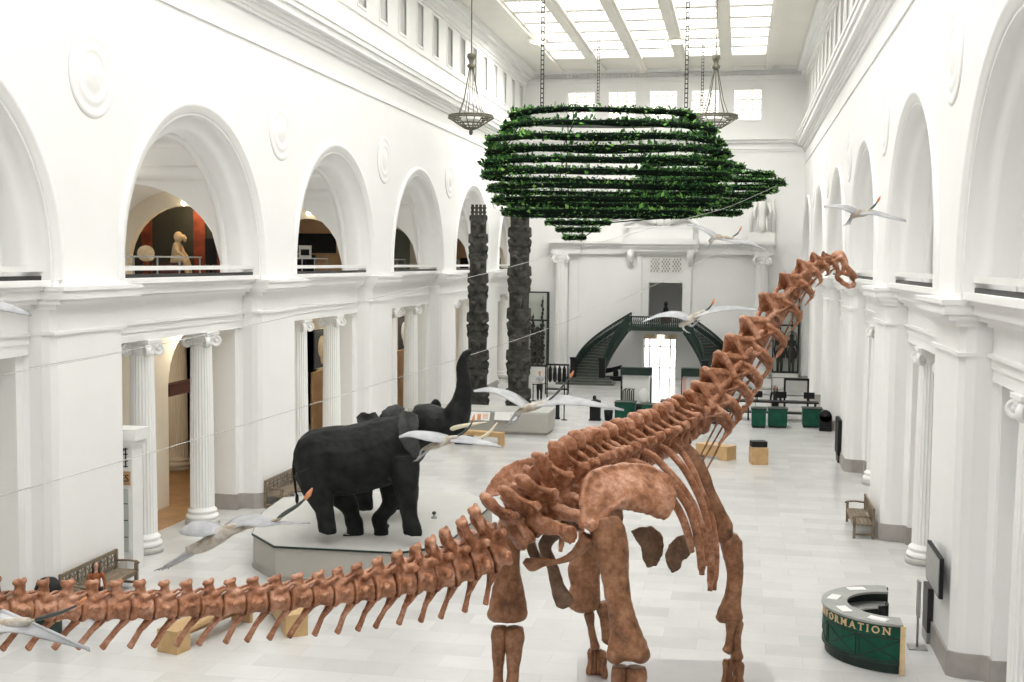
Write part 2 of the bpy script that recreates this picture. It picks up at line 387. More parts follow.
def ionic(Hc, R):
    pl = MB(); pl.lathe([(R*1.42, 0), (R*1.42, .1*Hc/6), (R*1.36, .16*Hc/6), (R*1.22, .17*Hc/6)], 28)
    bs = MB(); q = Hc/6.1
    bs.lathe([(R*1.2, .17*q), (R*1.32, .2*q), (R*1.36, .25*q), (R*1.30, .31*q), (R*1.14, .33*q), (R*1.1, .37*q), (R*1.2, .40*q), (R*1.22, .44*q), (R*1.14, .48*q), (R*1.02, .5*q), (R*.98, .56*q)], 28)
    sh = MB(); n = 96; z0, z1 = .54*q, Hc-.42*q; rows_ = []
    for j in range(9):
        t = j/8; r = R*(1-.14*t**1.6); rows_.append([(r*(1-.075*abs(math.sin(12*2*PI*i/n))**.7)*math.cos(2*PI*i/n), r*(1-.075*abs(math.sin(12*2*PI*i/n))**.7)*math.sin(2*PI*i/n), z0+(z1-z0)*t) for i in range(n+1)])
    sh.grid(rows_, False)
    cp = MB(); r = R*.86
    cp.lathe([(r*.98, Hc-.44*q), (r*1.06, Hc-.40*q), (r*1.0, Hc-.37*q), (r*1.02, Hc-.3*q), (r*1.2, Hc-.2*q), (r*1.2, Hc-.1*q)], 28)
    cp.box(-r*1.28, r*1.28, -r*1.28, r*1.28, Hc-.1*q, Hc)
    cp.box(-r*1.15, r*1.15, -r*1.15, r*1.15, Hc-.22*q, Hc-.1*q)
    vol = []
    for a in range(4):
        m = Matrix.Rotation(a*PI/2+PI/4, 4, 'Z') @ Matrix.Translation((r*1.42, 0, Hc-.3*q)) @ Matrix.Rotation(PI/2, 4, 'X')
        vm = MB(); vm.lathe([(0, -.085*q), (.05*q, -.085*q), (.06*q, -.05*q), (.10*q, -.05*q), (.11*q, -.075*q), (.17*q, -.075*q), (.185*q, -.05*q), (.185*q, .05*q), (.17*q, .075*q), (.11*q, .075*q), (.10*q, .05*q), (.06*q, .05*q), (.05*q, .085*q), (0, .085*q)], 18, m); vol.append(vm.mesh('volute', M['plaster']))
        cp.tube([(r*1.0*math.cos(a*PI/2+PI/4), r*1.0*math.sin(a*PI/2+PI/4), Hc-.12*q), (r*1.5*math.cos(a*PI/2+PI/4), r*1.5*math.sin(a*PI/2+PI/4), Hc-.11*q)], .07*q, 8)
    return [('plinth', pl.mesh('plinth', M['stone2'])), ('base', bs.mesh('base', M['plaster'])), ('shaft', sh.mesh('shaft', M['plaster'])), ('capital', cp.mesh('capital', M['plaster'])), ('volute', vol)]
M['stone2'] = mat('pale_grey_base_stone', (.52, .51, .49), .5, .08, 2.)
icol = ionic(6.1, .38)
ordl = ['first', 'second', 'third', 'fourth', 'fifth', 'sixth']
def col_parts(parts, t):
    for n_, me in parts:
        if n_ == 'volute':
            for v_ in me: link(n_, v_, o)
        else: o = link(n_, me, t)
def column(x, y, parts, label, group):
    t = thing('ionic_column', label, 'column', (x, y, 0), 0, group)
    col_parts(parts, t)
for side, s, D in (('left', -1, DL), ('right', 1, DR)):
    for k in range(0 if s > 0 else 1, 6):
        for q, dy in (('near', -1.78), ('far', 1.98)):
            if s > 0 and k == 0 and q == 'near': continue
            kk = k if s < 0 else k+1
            nm = {('left', 1): 'the opening showing the dark arched doorway', ('left', 2): 'the opening with the hanging portrait banner', ('left', 3): 'the opening behind the raised elephant trunk'}.get((side, k), 'the %s opening along the %s wall' % (ordl[min(5, kk-1)], side))
            column(s*(D+.95), cen(k)+dy, icol, 'white fluted ionic column at the %s side of %s' % (q, nm), 'ionic columns of the %s arcade' % side)
med = MB()
med.lathe([(1.05, 0), (1.03, .03), (.95, .05), (.88, .03), (.82, .02), (.75, .025), (.70, .05), (.62, .06), (.56, .04), (.50, .025), (.40, .035), (.34, .06), (.22, .08), (.12, .1), (0, .12)], 40)
mme = med.mesh('plaster_medallion', M['plaster'])
for side, s, D in (('left', -1, DL), ('right', 1, DR)):
    for k in range(-1, 5):
        y = P0+PW/2+SP*k+.22
        if y < 20: continue
        o = link('plaster_medallion', mme, None, (s*(D-.0), y, 12.84)); o.rotation_euler = (0, -s*PI/2, 0)
        tag(o, 'round white plaster medallion between the %s and %s arches on the %s wall' % (ordl[k], ordl[k+1], side), 'medallion', 'medallions on the %s wall' % side)
# ------------------------------------------------------------------ back wall
w = MB(); Y = YB; xa, xb = -DL-1, DR+1
GX = [SX[0]+.02, SX[1], SX[2], SX[3], SX[4]]; gw, gz0, gz1 = .98, 18.55, 20.7
DX0, DX1, DZ = -6.75, -4.35, 3.2; UX0, UX1, UZ0, UZ1 = -6.42, -4.0, 3.95, 6.95
def slab(x0, x1, z0, z1, y0=Y, y1=Y+.6): w.box(x0, x1, y0, y1, z0, z1)
slab(xa, DX0, 0, DZ); slab(DX1, xb, 0, DZ); slab(xa, xb, DZ, UZ0); slab(xa, UX0, UZ0, UZ1); slab(UX1, xb, UZ0, UZ1); slab(xa, xb, UZ1, gz0)
pv = xa
for x in GX: slab(pv, x-gw, gz0, gz1); pv = x+gw
slab(pv, xb, gz0, gz1); slab(xa, xb, gz1, 22.6)
for (za, zb, d) in ((16.3, 16.45, .1), (16.45, 16.6, .2), (16.9, 17.1, .35), (17.1, 17.35, .6), (17.35, 17.5, .4), (21.3, 21.6, .15), (21.95, 22.2, .5), (13.9, 14.0, .06)): w.box(xa+.4, xb-.4, Y-d, Y, za, zb)
for i in range(70): w.box(-DL+.7+i*.265, -DL+.83+i*.265, Y-.3, Y, 21.68, 21.9)
for x in GX:
    for (a, b, za, zb) in ((x-gw-.15, x-gw, gz0-.15, gz1+.15), (x+gw, x+gw+.15, gz0-.15, gz1+.15), (x-gw, x+gw, gz0-.15, gz0), (x-gw, x+gw, gz1, gz1+.15)): w.box(a, b, Y-.08, Y, za, zb)
EX0, EX1 = -13.5, 2.3
for (za, zb, d) in ((9.0, 9.25, .7), (9.25, 9.6, .62), (9.6, 9.75, .95), (9.75, 9.95, 1.1), (9.95, 10.1, .8)):
    for (x0, x1) in ((EX0, EX0+2.1), (EX1-2.1, EX1)): w.box(x0-(d-.6)*.5, x1+(d-.6)*.5, Y-d, Y, za, zb)
    w.box(EX0, EX1, Y-d+.42, Y, za, zb)
for (za, zb, d) in ((9.2, 9.5, .5), (9.5, 9.7, .7), (9.7, 10.1, .85)): w.box(-8.3, -2.9, Y-d, Y, za, zb)
for x in (-7.75, -3.45): w.tube([(x, Y-.35, 9.2), (x, Y-.5, 8.9), (x, Y-.3, 8.5), (x, Y-.15, 8.2)], [.28, .26, .2, .16], 8)
w.box(-7.9, -3.3, Y-.35, Y, 10.1, 10.9); w.box(-8.2, -3.0, Y-.4, Y, 10.9, 11.05)
for sgn in (-1, 1): w.tube([(CX+sgn*(.4+.25*i), Y-.3-.1*math.sin(i*.8), 11.2+.55*math.sin(PI*i/9)-.1*(i > 6)) for i in range(10)], [.2, .26, .3, .32, .32, .3, .27, .22, .16, .1], 8)
w.ell((CX, Y-.3, 11.6), (.5, .3, .6))
for x0, x1 in ((-12.25, -11.55), (.4, 1.1), (-7.3, -6.95), (-3.75, -3.4)): w.box(x0, x1, Y-.18, Y, .0 if x0 < -11 or x0 > 0 else 3.95, 9.05)
for (a, b, za, zb) in ((UX0-.25, UX0, UZ0, UZ1+.25), (UX1, UX1+.25, UZ0, UZ1+.25), (UX0, UX1, UZ1, UZ1+.25)): w.box(a, b, Y-.12, Y, za, zb)
for x0, x1 in ((UX0-.05, UX1+.05),): w.box(x0, x1, Y-.06, Y, 7.4, 7.6); w.box(x0, x1, Y-.06, Y, 8.85, 9.0)
# rooms behind the two openings
w.box(-9, -2, Y+4.5, Y+4.8, 3.6, 9); w.box(-9, -2, Y+.6, Y+4.8, 3.4, 3.8); w.box(-9, -2, Y+.6, Y+4.8, 7.2, 7.5); w.box(-9.2, -9, Y+.6, Y+4.8, 3.6, 7.4); w.box(-2, -1.8, Y+.6, Y+4.8, 3.6, 7.4)
struct('wall_back', w, M['plaster'])
b_ = MB(); b_.box(xa, -11.9, Y-.3, Y, 0, .5); b_.box(.9, xb, Y-.3, Y, 0, .5); struct('baseboard_back', b_, M['stone'])
# lattice windows high on the back wall
pw = MB(); pw.box(-gw, gw, -.02, .02, 0, gz1-gz0); pme = pw.mesh('window', M['backglass'] if 'backglass' in M else M['pane'])
M['daylight'] = emis('bright_daylight_glass', (1., .99, .97), 1.15)
M['day_door'] = emis('sunlit_entrance_glass', (1., .985, .96), 2.)
pw = MB(); pw.box(-gw, gw, -.02, .02, 0, gz1-gz0); pme = pw.mesh('window', M['daylight'])
fr = MB()
for i in range(4): a = -gw+2*gw*i/3; fr.box(a-.04, a+.04, -.12, -.03, 0, gz1-gz0); zz = (gz1-gz0)*i/3; fr.box(-gw, gw, -.12, -.03, zz-.04, zz+.04)
for i in range(3):
    for j in range(3):
        cx_, cz_ = -gw+2*gw*(i+.5)/3, (gz1-gz0)*(j+.5)/3
        fr.tube([(cx_+.23*math.cos(2*PI*q/12), -.08, cz_+.23*math.sin(2*PI*q/12)) for q in range(12)], .045, 5, closed=True)
        fr.box(cx_-.07, cx_+.07, -.1, -.05, cz_-.07, cz_+.07)
fme = fr.mesh('window_lattice', M['ceil'])
for x in GX:
    o = tag(link(wname(), pme, None, (x, Y+.3, gz0)), kind='structure'); link('window_lattice', fme, o)
# entrance doorway with daylight
dw = MB(); dw.box(DX0, DX1, Y+.4, Y+.45, 0, 2.85); o = tag(dw.build('window_%d' % 900, M['day_door']), kind='structure'); o.name = wname()
fr = MB()
for x in (DX0+.05, DX0+.45, -5.55, DX1-.45, DX1-.05): fr.box(x-.04, x+.04, Y+.28, Y+.38, 0, 2.85)
for z in (.75, 2.3): fr.box(DX0, DX1, Y+.28, Y+.38, z-.03, z+.03)
fr.build('window_frame', M['grey'], o)
tr = MB(); tr.box(DX0, DX1, Y+.2, Y+.6, 2.85, DZ); tr.build('transom', M['tan'], o)
o = thing('exit_sign', 'small white lit exit sign over the bright entrance doorway', 'sign', (-5.5, Y+.12, 3.0)); x_ = MB(); x_.box(-.25, .25, -.06, .06, -.16, .16); x_.build('sign_box', M['daylight'], o)
# pierced panel over the upper doorway
g = MB(); g.box(UX0+.05, UX1-.05, Y-.05, Y-.02, 7.62, 8.8); o = g.build('wall_grille', M['pane']); tag(o, 'white pierced plaster grille in three panels over the upper doorway', 'grille')
fr = MB(); ww = (UX1-UX0-.1)/3
for i in range(3):
    for a in range(6):
        for b in range(6):
            if (a+b) % 2 == 0: fr.cbox((UX0+.05+ww*(i+.1)+ww*.8*(a+.5)/6, Y-.06, 7.72+1.0*(b+.5)/6), (ww*.11, .04, .14))
fr.build('grille_holes', M['stone'], o)
for i in range(4): pass
# columns of the portal
for x, nm in ((-12.75, 'left'), (1.55, 'right')):
    t = thing('ionic_column', 'tall white ionic column at the %s end of the far staircase portal' % nm, 'column', (x, Y-.45, 0))
    if 'bigcol' not in globals(): bigcol = ionic(9.0, .5)
    col_parts(bigcol, t)
# carved figures above the portal
def relief_figure(x, label):
    t = thing('relief_figure', label, 'statue', (x, Y-.35, 10.1))
    a = MB(); a.box(-.9, .9, -.35, .3, 0, .5); a.build('plinth', M['relief'], t)
    a = MB(); a.tube([(0, 0, .5), (0, 0, 1.2), (0, -.05, 1.9), (0, 0, 2.5), (0, 0, 2.8)], [(.5, .3), (.42, .28), (.34, .25), (.44, .26), (.16, .14)], 12); a.ell((0, -.05, 3.05), (.2, .22, .27))
    for q in (-1, 1): a.tube([(q*.42, 0, 2.6), (q*.6, -.05, 2.0), (q*.52, -.15, 1.4)], [.15, .13, .1], 8)
    for q in range(5): a.tube([(-.36+.18*q, -.26, .55), (-.3+.15*q, -.24, 1.6)], .06, 6)
    for q in (-1, 1): a.tube([(q*.75, .1, .5), (q*.8, .1, 1.8), (q*.72, .12, 2.9)], [.12, .14, .1], 8)
    a.build('figure', M['relief'], t)
relief_figure(1.5, 'white standing relief figure above the right end of the far portal')
# upper doorway: bust and balcony things
t = thing('bust_statue', 'dark bust standing in the upper doorway above the stairs', 'statue', (-5.2, Y+.6, 3.95))
a = MB(); a.cbox((0, 0, .45), (.7, .7, .9)); a.build('pedestal', M['rust2'] if 'rust2' in M else M['rust'], t)
a = MB(); a.tube([(0, 0, .9), (0, 0, 1.05), (0, 0, 1.2), (0, 0, 1.3)], [(.3, .2), (.34, .2), (.2, .15), (.09, .09)], 10); a.ell((0, 0, 1.45), (.14, .16, .19)); a.build('bust', M['black'], t)
M['step'] = mat('green_grey_stair_tread', (.10, .115, .10), .5, .15, 2.)
# ------------------------------------------------------------------ double staircase
st = thing('double_staircase', 'dark green double curved staircase climbing to the upper doorway', 'staircase', (0, 0, 0))
YS, ZL, ZB0 = 80.9, 3.95, .45
def sp(sg, fr, t):      # fr 0 inner, 1 outer
    rx = 1.6+2.0*fr; ry = 1.5+2.3*fr; a = t*PI/2
    return (CX+sg*(1.9+rx*math.cos(a)), YS+ry*math.sin(a))
for sg, nm in ((-1, 'left'), (1, 'right')):
    fl_ = MB(); NS = 18
    for i in range(NS):
        t0, t1 = i/NS, (i+1)/NS+.004; z1 = ZB0+(ZL-ZB0)*(i+1)/NS; z0 = max(0, z1-.42) if i > 1 else 0
        fl_.prism([sp(sg, 0, t0), sp(sg, 1, t0), sp(sg, 1, t1), sp(sg, 0, t1)], z0, z1-.04)
        n0 = t0-.012
        fl_.prism([sp(sg, 0, n0), sp(sg, 1, n0), sp(sg, 1, t1), sp(sg, 0, t1)], z1-.04, z1)
    flo = fl_.build('flight', M['step'], st)
    for fr_, nmm in ((0, 'inner'), (1, 'outer')):
        b = MB(); N = 30; tops = []; P1 = []
        for i in range(N+1):
            t = i/N; x, y = sp(sg, fr_, t); z = ZB0+(ZL-ZB0)*t
            lo = z-.45 if t > .12 else max(0, z-.45-(.12-t)*3); P1.append((x, y, lo, z)); tops.append((x, y, z+.85))
        r_ = 1.02 if fr_ else .97
        off = lambda p, k: (CX+sg*1.9+(p[0]-CX-sg*1.9)*k, YS+(p[1]-YS)*k)
        b.grid([[(*off(p, 1), p[2]) for p in P1], [(*off(p, 1), p[3]+.1) for p in P1], [(*off(p, r_), p[3]+.1) for p in P1], [(*off(p, r_), p[2]) for p in P1], [(*off(p, 1), p[2]) for p in P1]])
        b.build('stringer', M['green_dark'], st)
        b = MB(); b.tube(tops, .06, 6)
        b.tube([(x, y, z-.12) for x, y, z in tops], .03, 5)
        for i in range(N*2+1):
            t = i/N/2; x, y = sp(sg, fr_, t); z = ZB0+(ZL-ZB0)*t
            b.box(x-.025, x+.025, y-.025, y+.025, z, z+.85)
            if i < N*2: x2, y2 = sp(sg, fr_, t+.5/N); b.bar((x, y, z+.12), (x2, y2, z+.72), .035); b.bar((x, y, z+.7), (x2, y2, z+.2), .035)
        bl = b.build('balustrade', M['green_dark'], st)
        p = sp(sg, fr_, 0)
        b = MB(); b.cbox((p[0], p[1]-.15, .85), (.42, .42, 1.7)); b.cbox((p[0], p[1]-.15, 1.75), (.5, .5, .12)); b.build('newel_post', M['black'], bl)
    b = MB()
    for i in range(3): x0, x1 = CX+sg*(3.0-.35*(2-i)*.6), CX+sg*(6.0+.3*(2-i)); b.box(x0, x1, YS-1.2+.4*i, YS+.1, .15*i, .15*i+.15)
    b.build('base_steps', M['step'], flo)
M_l = MB(); M_l.box(CX-1.95, CX+1.95, YS+1.45, YB-.02, ZL-.3, ZL); M_l.build('landing', M['green_dark'], st)
b = MB(); b.box(CX-1.95, CX+1.95, YS+1.42, YS+1.52, ZL+.62, ZL+.72)
for i in range(28): x = CX-1.95+3.9*i/27; b.box(x-.03, x+.03, YS+1.44, YS+1.5, ZL, ZL+.65); b.bar((x, YS+1.47, ZL+.1), (min(CX+1.95, x+.145), YS+1.47, ZL+.55), .035)
b.build('landing_balustrade', M['green_dark'], st)
# dark framed cases with tall carved poles either side of the portal
def pole_case(x0, x1, z0, z1, y, label, kind):
    t = thing('display_case', label, 'display case', ((x0+x1)/2, y, 0)); W_ = x1-x0
    b = MB(); b.box(-W_/2, W_/2, -.35, .35, 0, z0); b.build('base', M['white'], t)
    b = MB()
    for x in (-W_/2, W_/2):
        for yy in (-.33, .33): b.box(x-.045, x+.045, yy-.045, yy+.045, z0, z1)
    for z in (z0, z0+(z1-z0)*.62, z1):
        for yy in (-.33, .33): b.box(-W_/2, W_/2, yy-.045, yy+.045, z-.045, z+.045)
    b.build('frame', M['dark_metal'], t)
    b = MB(); b.box(-W_/2, W_/2, .3, .32, z0, z1); b.build('back_panel', M['caseback'], t)
    if kind == 'poles':
        for q, hh in ((-.25, .72), (.3, .95), (.02, .55)):
            b = MB(); zt = z0+(z1-z0)*hh
            b.tube([(q*W_*.8, 0, z0), (q*W_*.8+.03, 0, zt)], [.05, .02], 6)
            for i in range(16):
                z = z0+.3+(zt-z0-.4)*i/16; r = (.19 if z < z0+(z1-z0)*.55 else .09)
                b.ell((q*W_*.8+.05*math.sin(i*2.1), 0, z), (r, .1, .16), nu=8, nv=6)
            b.build('carved_pole', M['dried'], t)
    else:
        for q in (-.22, .24):
            b = MB(); x = q*W_
            for i in range(11): b.ell((x, 0, z0+2.6+.24*i), (.05+.03*(i % 2), .06, .12), nu=8, nv=6)
            b.ell((x, 0, z0+1.3), (.3, .14, .6)); b.ell((x, 0, z0+2.1), (.22, .12, .3)); b.ell((x, 0, z0+2.55), (.15, .13, .18))
            for sx in (-1, 1):
                b.tube([(x+sx*.12, 0, z0+.9), (x+sx*.13, 0, z0+.4), (x+sx*.12, 0, z0)], [.11, .09, .08], 8)
                b.tube([(x+sx*.26, 0, z0+2.25), (x+sx*.38, 0, z0+1.6), (x+sx*.3, -.05, z0+1.0)], [.07, .06, .05], 8)
            b.tube([(x+.34*math.cos(2*PI*i/14), .05, z0+2.35+.55*math.sin(2*PI*i/14)) for i in range(14)], .03, 5, closed=True)
            b.build('carved_figure', M['dried'], t)
M['step'] = M.get('step') or mat('green_grey_stair_tread', (.10, .115, .10), .5, .15, 2.)
M['caseback'] = mat('pale_green_case_back', (.50, .53, .48), .5, .04, 1.)
M['dried'] = mat('dark_carved_wood', (.035, .035, .028), .7, .3, 6.)
pole_case(-15.3, -13.7, .75, 6.15, YB-.6, 'dark framed glass case with tall carved poles beside the totem pole', 'poles')
pole_case(2.45, 4.2, .75, 6.1, YB-.6, 'dark framed glass case with two carved figures behind the dinosaur neck', 'figs')
o = thing('wall_disc', 'small black round disc on the white wall beside the stairs', 'wall disc', (-11.93, YB-.02, 2.5)); a = MB(); a.lathe([(0, 0), (.2, 0), (.2, .06), (.15, .09), (0, .09)], 20, Matrix.Rotation(PI/2, 4, 'X')); a.build('disc', M['black'], o)
# ------------------------------------------------------------------ the long-necked dinosaur skeleton
def bone_mat(name, c1, c2, c3, rough=.5):
    m, nt, b = newmat(name)
    tc = nd(nt, 'ShaderNodeTexCoord')
    n = nd(nt, 'ShaderNodeTexNoise', Scale=3.2, Detail=6., Roughness=.62); nt.links.new(tc.outputs['Object'], n.inputs['Vector'])
    n2 = nd(nt, 'ShaderNodeTexNoise', Scale=11., Detail=5., Roughness=.7); nt.links.new(tc.outputs['Object'], n2.inputs['Vector'])
    mx = nd(nt, 'ShaderNodeMix', data_type='FLOAT'); mx.inputs[0].default_value = .42
    nt.links.new(n.outputs['Fac'], mx.inputs[2]); nt.links.new(n2.outputs['Fac'], mx.inputs[3])
    nt.links.new(ramp(nt, mx.outputs[0], [(.36, c1), (.5, c2), (.66, c3)]), b.inputs['Base Color'])
    b.inputs['Roughness'].default_value = rough; b.inputs['Specular IOR Level'].default_value = .4
    bp = nd(nt, 'ShaderNodeBump', Strength=.5, Distance=.025); nt.links.new(n2.outputs['Fac'], bp.inputs['Height']); nt.links.new(bp.outputs['Normal'], b.inputs['Normal'])
    return m
M['bone'] = bone_mat('reddish_brown_fossil_bone', (.135, .048, .02), (.37, .158, .078), (.63, .37, .26), .42)
M['legbone'] = bone_mat('brown_fossil_leg_bone', (.105, .043, .019), (.25, .112, .053), (.42, .22, .125), .45)
M['darkbone'] = bone_mat('dark_fossil_bone', (.06, .035, .022), (.15, .085, .05), (.25, .15, .09))
ORG = []
def organic(name, mb, m, parent, vox=.02, noise_amp=.008, noise_sc=6., smooth=3):
    """link a mesh of overlapping pieces and queue it to be fused into one skin"""
    o = mb.build(name, m, parent)
    if parent: o.location = -Vector(parent.location)
    a = o.modifiers.new('r', 'REMESH'); a.mode = 'VOXEL'; a.voxel_size = vox; a.use_smooth_shade = True
    if smooth: a = o.modifiers.new('s', 'SMOOTH'); a.factor = .5; a.iterations = smooth
    ORG.append((o, noise_amp, noise_sc)); return o
def finish_organic():
    bpy.context.view_layer.update(); dg = bpy.context.evaluated_depsgraph_get()
    new = [bpy.data.meshes.new_from_object(o.evaluated_get(dg)) for o, _, _ in ORG]
    for (o, amp, sc), me in zip(ORG, new):
        old = o.data; o.modifiers.clear(); me.name = o.name
        if amp:
            co = [0.]*(3*len(me.vertices)); me.vertices.foreach_get('co', co); no = [0.]*len(co); me.vertices.foreach_get('normal', no)
            for i in range(0, len(co), 3):
                p = Vector(co[i:i+3])*sc; d = amp*(noise.noise(p)+.5*noise.noise(p*2.3))
                co[i] += no[i]*d; co[i+1] += no[i+1]*d; co[i+2] += no[i+2]*d
            me.vertices.foreach_set('co', co)
        o.data = me; me.polygons.foreach_set('use_smooth', [True]*len(me.polygons)); me.update()
    ORG.clear()
def catmull(P, n):
    out = []; P = [P[0]*2-P[1]] + P + [P[-1]*2-P[-2]]
    for i in range(1, len(P)-2):
        for k in range(n):
            t = k/n; a, b, c, d = P[i-1], P[i], P[i+1], P[i+2]
            out.append(.5*((2*b)+(c-a)*t+(2*a-5*b+4*c-d)*t*t+(3*b-a-3*c+d)*t**3))
    out.append(P[-2]); return out
PL_A = [fl(578, 657, .3), fl(765, 662, .3)]
_dx = (PL_A[1]-PL_A[0]); _dx.z = 0; _pw = _dx.length; _dx.normalize(); _dy = Vector((_dx.y, -_dx.x, 0))
_ctr = (PL_A[0]+PL_A[1])/2 + _dy*4.2
pl = MB(); rz = math.atan2(_dx.y, _dx.x)
pm = thing('dinosaur_plinth', 'low grey floor plinth under the dinosaur skeleton', 'plinth', (_ctr.x, _ctr.y, 0), rz)
a = MB(); a.box(-_pw/2, _pw/2, -4.2, 4.2, .04, .3); a.build('top_slab', M['plinthgrey'] if 'plinthgrey' in M else M['grey'], pm)
a = MB(); a.box(-_pw/2+.06, _pw/2-.06, -4.14, 4.14, 0, .04); a.build('base', M['black'], pm)
DINO = thing('dinosaur_skeleton', 'huge reddish brown skeleton of a long necked dinosaur with raised neck', 'skeleton', (_ctr.x, _ctr.y, .3))
SPN = [(-70, 611, 14.4), (0, 610, 15.0), (50, 610, 15.5), (100, 609.5, 15.9), (150, 608.5, 16.3), (200, 606.5, 16.7), (250, 603, 17.05), (300, 598, 17.4), (350, 592, 17.8), (400, 583, 18.15), (440, 575, 18.5), (478, 562, 18.75), (512, 544, 19.0), (536, 524, 19.2), (556, 499, 19.6), (577, 487, 20.2), (602, 476, 21.0), (630, 464, 21.8), (656, 453, 22.5), (680, 440, 23.1), (700, 422, 23.5), (716, 402, 23.8), (735, 374, 24.1), (748, 354, 24.4), (764, 333, 24.6), (781, 308, 24.8), (797, 287, 25.), (810, 273, 25.15), (821, 266, 25.25), (831, 262, 25.3)]
PTS = [aD(*p) for p in SPN]; NSUB = 16
CV = catmull(PTS, NSUB); CUM = [0.]
for a_, b_ in zip(CV[:-1], CV[1:]): CUM.append(CUM[-1]+(b_-a_).length)
def at_s(s):
    import bisect
    i = min(len(CV)-2, max(0, bisect.bisect(CUM, s)-1)); t = (s-CUM[i])/max(1e-9, CUM[i+1]-CUM[i])
    return CV[i].lerp(CV[i+1], t)
def frame_s(s, lean=0.):
    p = at_s(s); T = (at_s(s+.12)-at_s(s-.12)).normalized(); R = T.cross(Vector((0, 0, 1))).normalized(); U = R.cross(T).normalized()
    return Matrix(((R.x, T.x, U.x, p.x), (R.y, T.y, U.y, p.y), (R.z, T.z, U.z, p.z), (0, 0, 0, 1)))
S_AT = [CUM[i*NSUB] for i in range(len(PTS))]       # arc length at each control point
class L(MB):            # pieces in a bone's own frame, fused later
    def __init__(s, m): super().__init__(); s.m = m
    def T(s, pts, rad, n=8, up=None): return s.tube([s.m @ Vector(p) for p in pts], rad, n, (s.m.to_3x3() @ Vector(up)) if up else None)
    def E(s, c, r): return s.ell(c, r, s.m, 10, 7)
    def W(s, pts, th):      # a flat sheet of bone with thickness
        P = [s.m @ Vector(p) for p in pts]; n = (P[1]-P[0]).cross(P[2]-P[0]).normalized()*(th/2); k = len(P)
        return s.add([p+n for p in P]+[p-n for p in P], [tuple(range(k)), tuple(range(k, 2*k))[::-1]]+[(i, k+i, k+(i+1) % k, (i+1) % k) for i in range(k)], True)
rnd = random.Random(3)
def tail_vertebra(s, Lv, r, hs, lt, big):
    m = frame_s(s) @ Matrix.Rotation(rnd.uniform(-.06, .06), 4, 'Y'); b = L(m); j = lambda a: a*rnd.uniform(.88, 1.12)
    b.T([(0, -Lv*.47, 0), (0, -Lv*.40, 0), (0, -Lv*.1, 0), (0, Lv*.1, 0), (0, Lv*.40, 0), (0, Lv*.47, 0)], [(r*.8, r*.85), (r*1.02, r*1.08), (r*.78, r*.84), (r*.76, r*.84), (r*1.04, r*1.06), (r*.8, r*.84)], 12, (0, 0, 1))
    b.E((0, 0, r*.95), (r*.55, Lv*.36, r*.5))
    lean = -j(.16)*Lv - big*.08; w = j(.2)*Lv; zt = r+hs
    b.T([(0, .04*Lv, r*.7), (0, lean*.4, r+hs*.35), (0, lean*.75, r+hs*.7), (0, lean, zt-.04), (0, lean*1.02, zt)], [(r*.34, w*1.7), (r*.27, w*1.15), (r*.28, w*1.05), (r*(.46+.25*big), w*1.5), (r*.34, w*1.1)], 9, (0, 1, 0))
    b.E((0, lean+w*.8, zt-.05*hs), (r*.2, w*.6, .05+.04*big))
    for q in (-1, 1):
        b.T([(q*r*.35, .05*Lv, r*1.0), (q*r*.42, .38*Lv, r*1.3), (q*r*.38, .62*Lv, r*1.55)], [r*.26, r*.2, r*.14], 7)
        b.T([(q*r*.25, -.1*Lv, r*1.35), (q*r*.3, -.42*Lv, r*1.5)], [r*.2, r*.13], 7)
        if lt > .02: b.T([(q*r*.7, .05*Lv, r*.3), (q*(r+lt*.6), -.02*Lv, r*.4), (q*(r+lt), -.2*Lv, r*.3)], [(Lv*.22, r*.3), (Lv*.17, r*.22), (Lv*.13, r*.16)], 8, (0, 0, 1))
    if big > .3:
        for q in (-1, 1): b.T([(q*r*.2, -.05, r*.9), (q*r*.55, lean-.02, r+hs*.5), (q*r*.38, lean, zt-.08)], [.07, .05, .06], 7); b.T([(q*r*.3, .1, r*1.1), (q*(r*.9+lt*.4), .1, r+hs*.25)], [.09, .06], 7)
    organic('tail_vertebra', b, M['bone'], DINO, .017 if r < .2 else .022, .014, 9., 2)
def chevron(s, Lv, r, ln):
    m = frame_s(s); b = L(m); a = rnd.uniform(.58, .72)
    for q in (-1, 1): b.T([(q*r*.35, -Lv*.5, -r*.8), (q*r*.2, -Lv*.55-ln*.2, -r-ln*.22), (0, -Lv*.5-ln*.42, -r-ln*.42)], [r*.15+.015, .036, .04], 7)
    b.T([(0, -Lv*.5-ln*.36, -r-ln*.36), (0, -Lv*.5-ln*a*.9, -r-ln*.75), (0, -Lv*.5-ln*a*1.12, -r-ln), (0, -Lv*.5-ln*a*1.16, -r-ln*1.03)], [(.034, .045), (.032, .048), (.04, .055), (.025, .03)], 8)
    organic('chevron', b, M['bone'], DINO, .013, .003, 12., 1)
# tail
s0, s1 = 0., S_AT[12]; Lv = .335; s = s0+.1
while s < s1-.1:
    t = (s-s0)/(s1-s0); q = max(0, (t-.62)/.38)
    r = .15+.03*t+.11*q; hs = .26-.07*min(1, t/.6)+.5*q*q
    tail_vertebra(s, Lv, r, hs, .03+.34*q, q*.95)
    if t < .97: chevron(s, Lv, r, .33+.1*t-.02*q)
    s += Lv*(.985+.0*t)
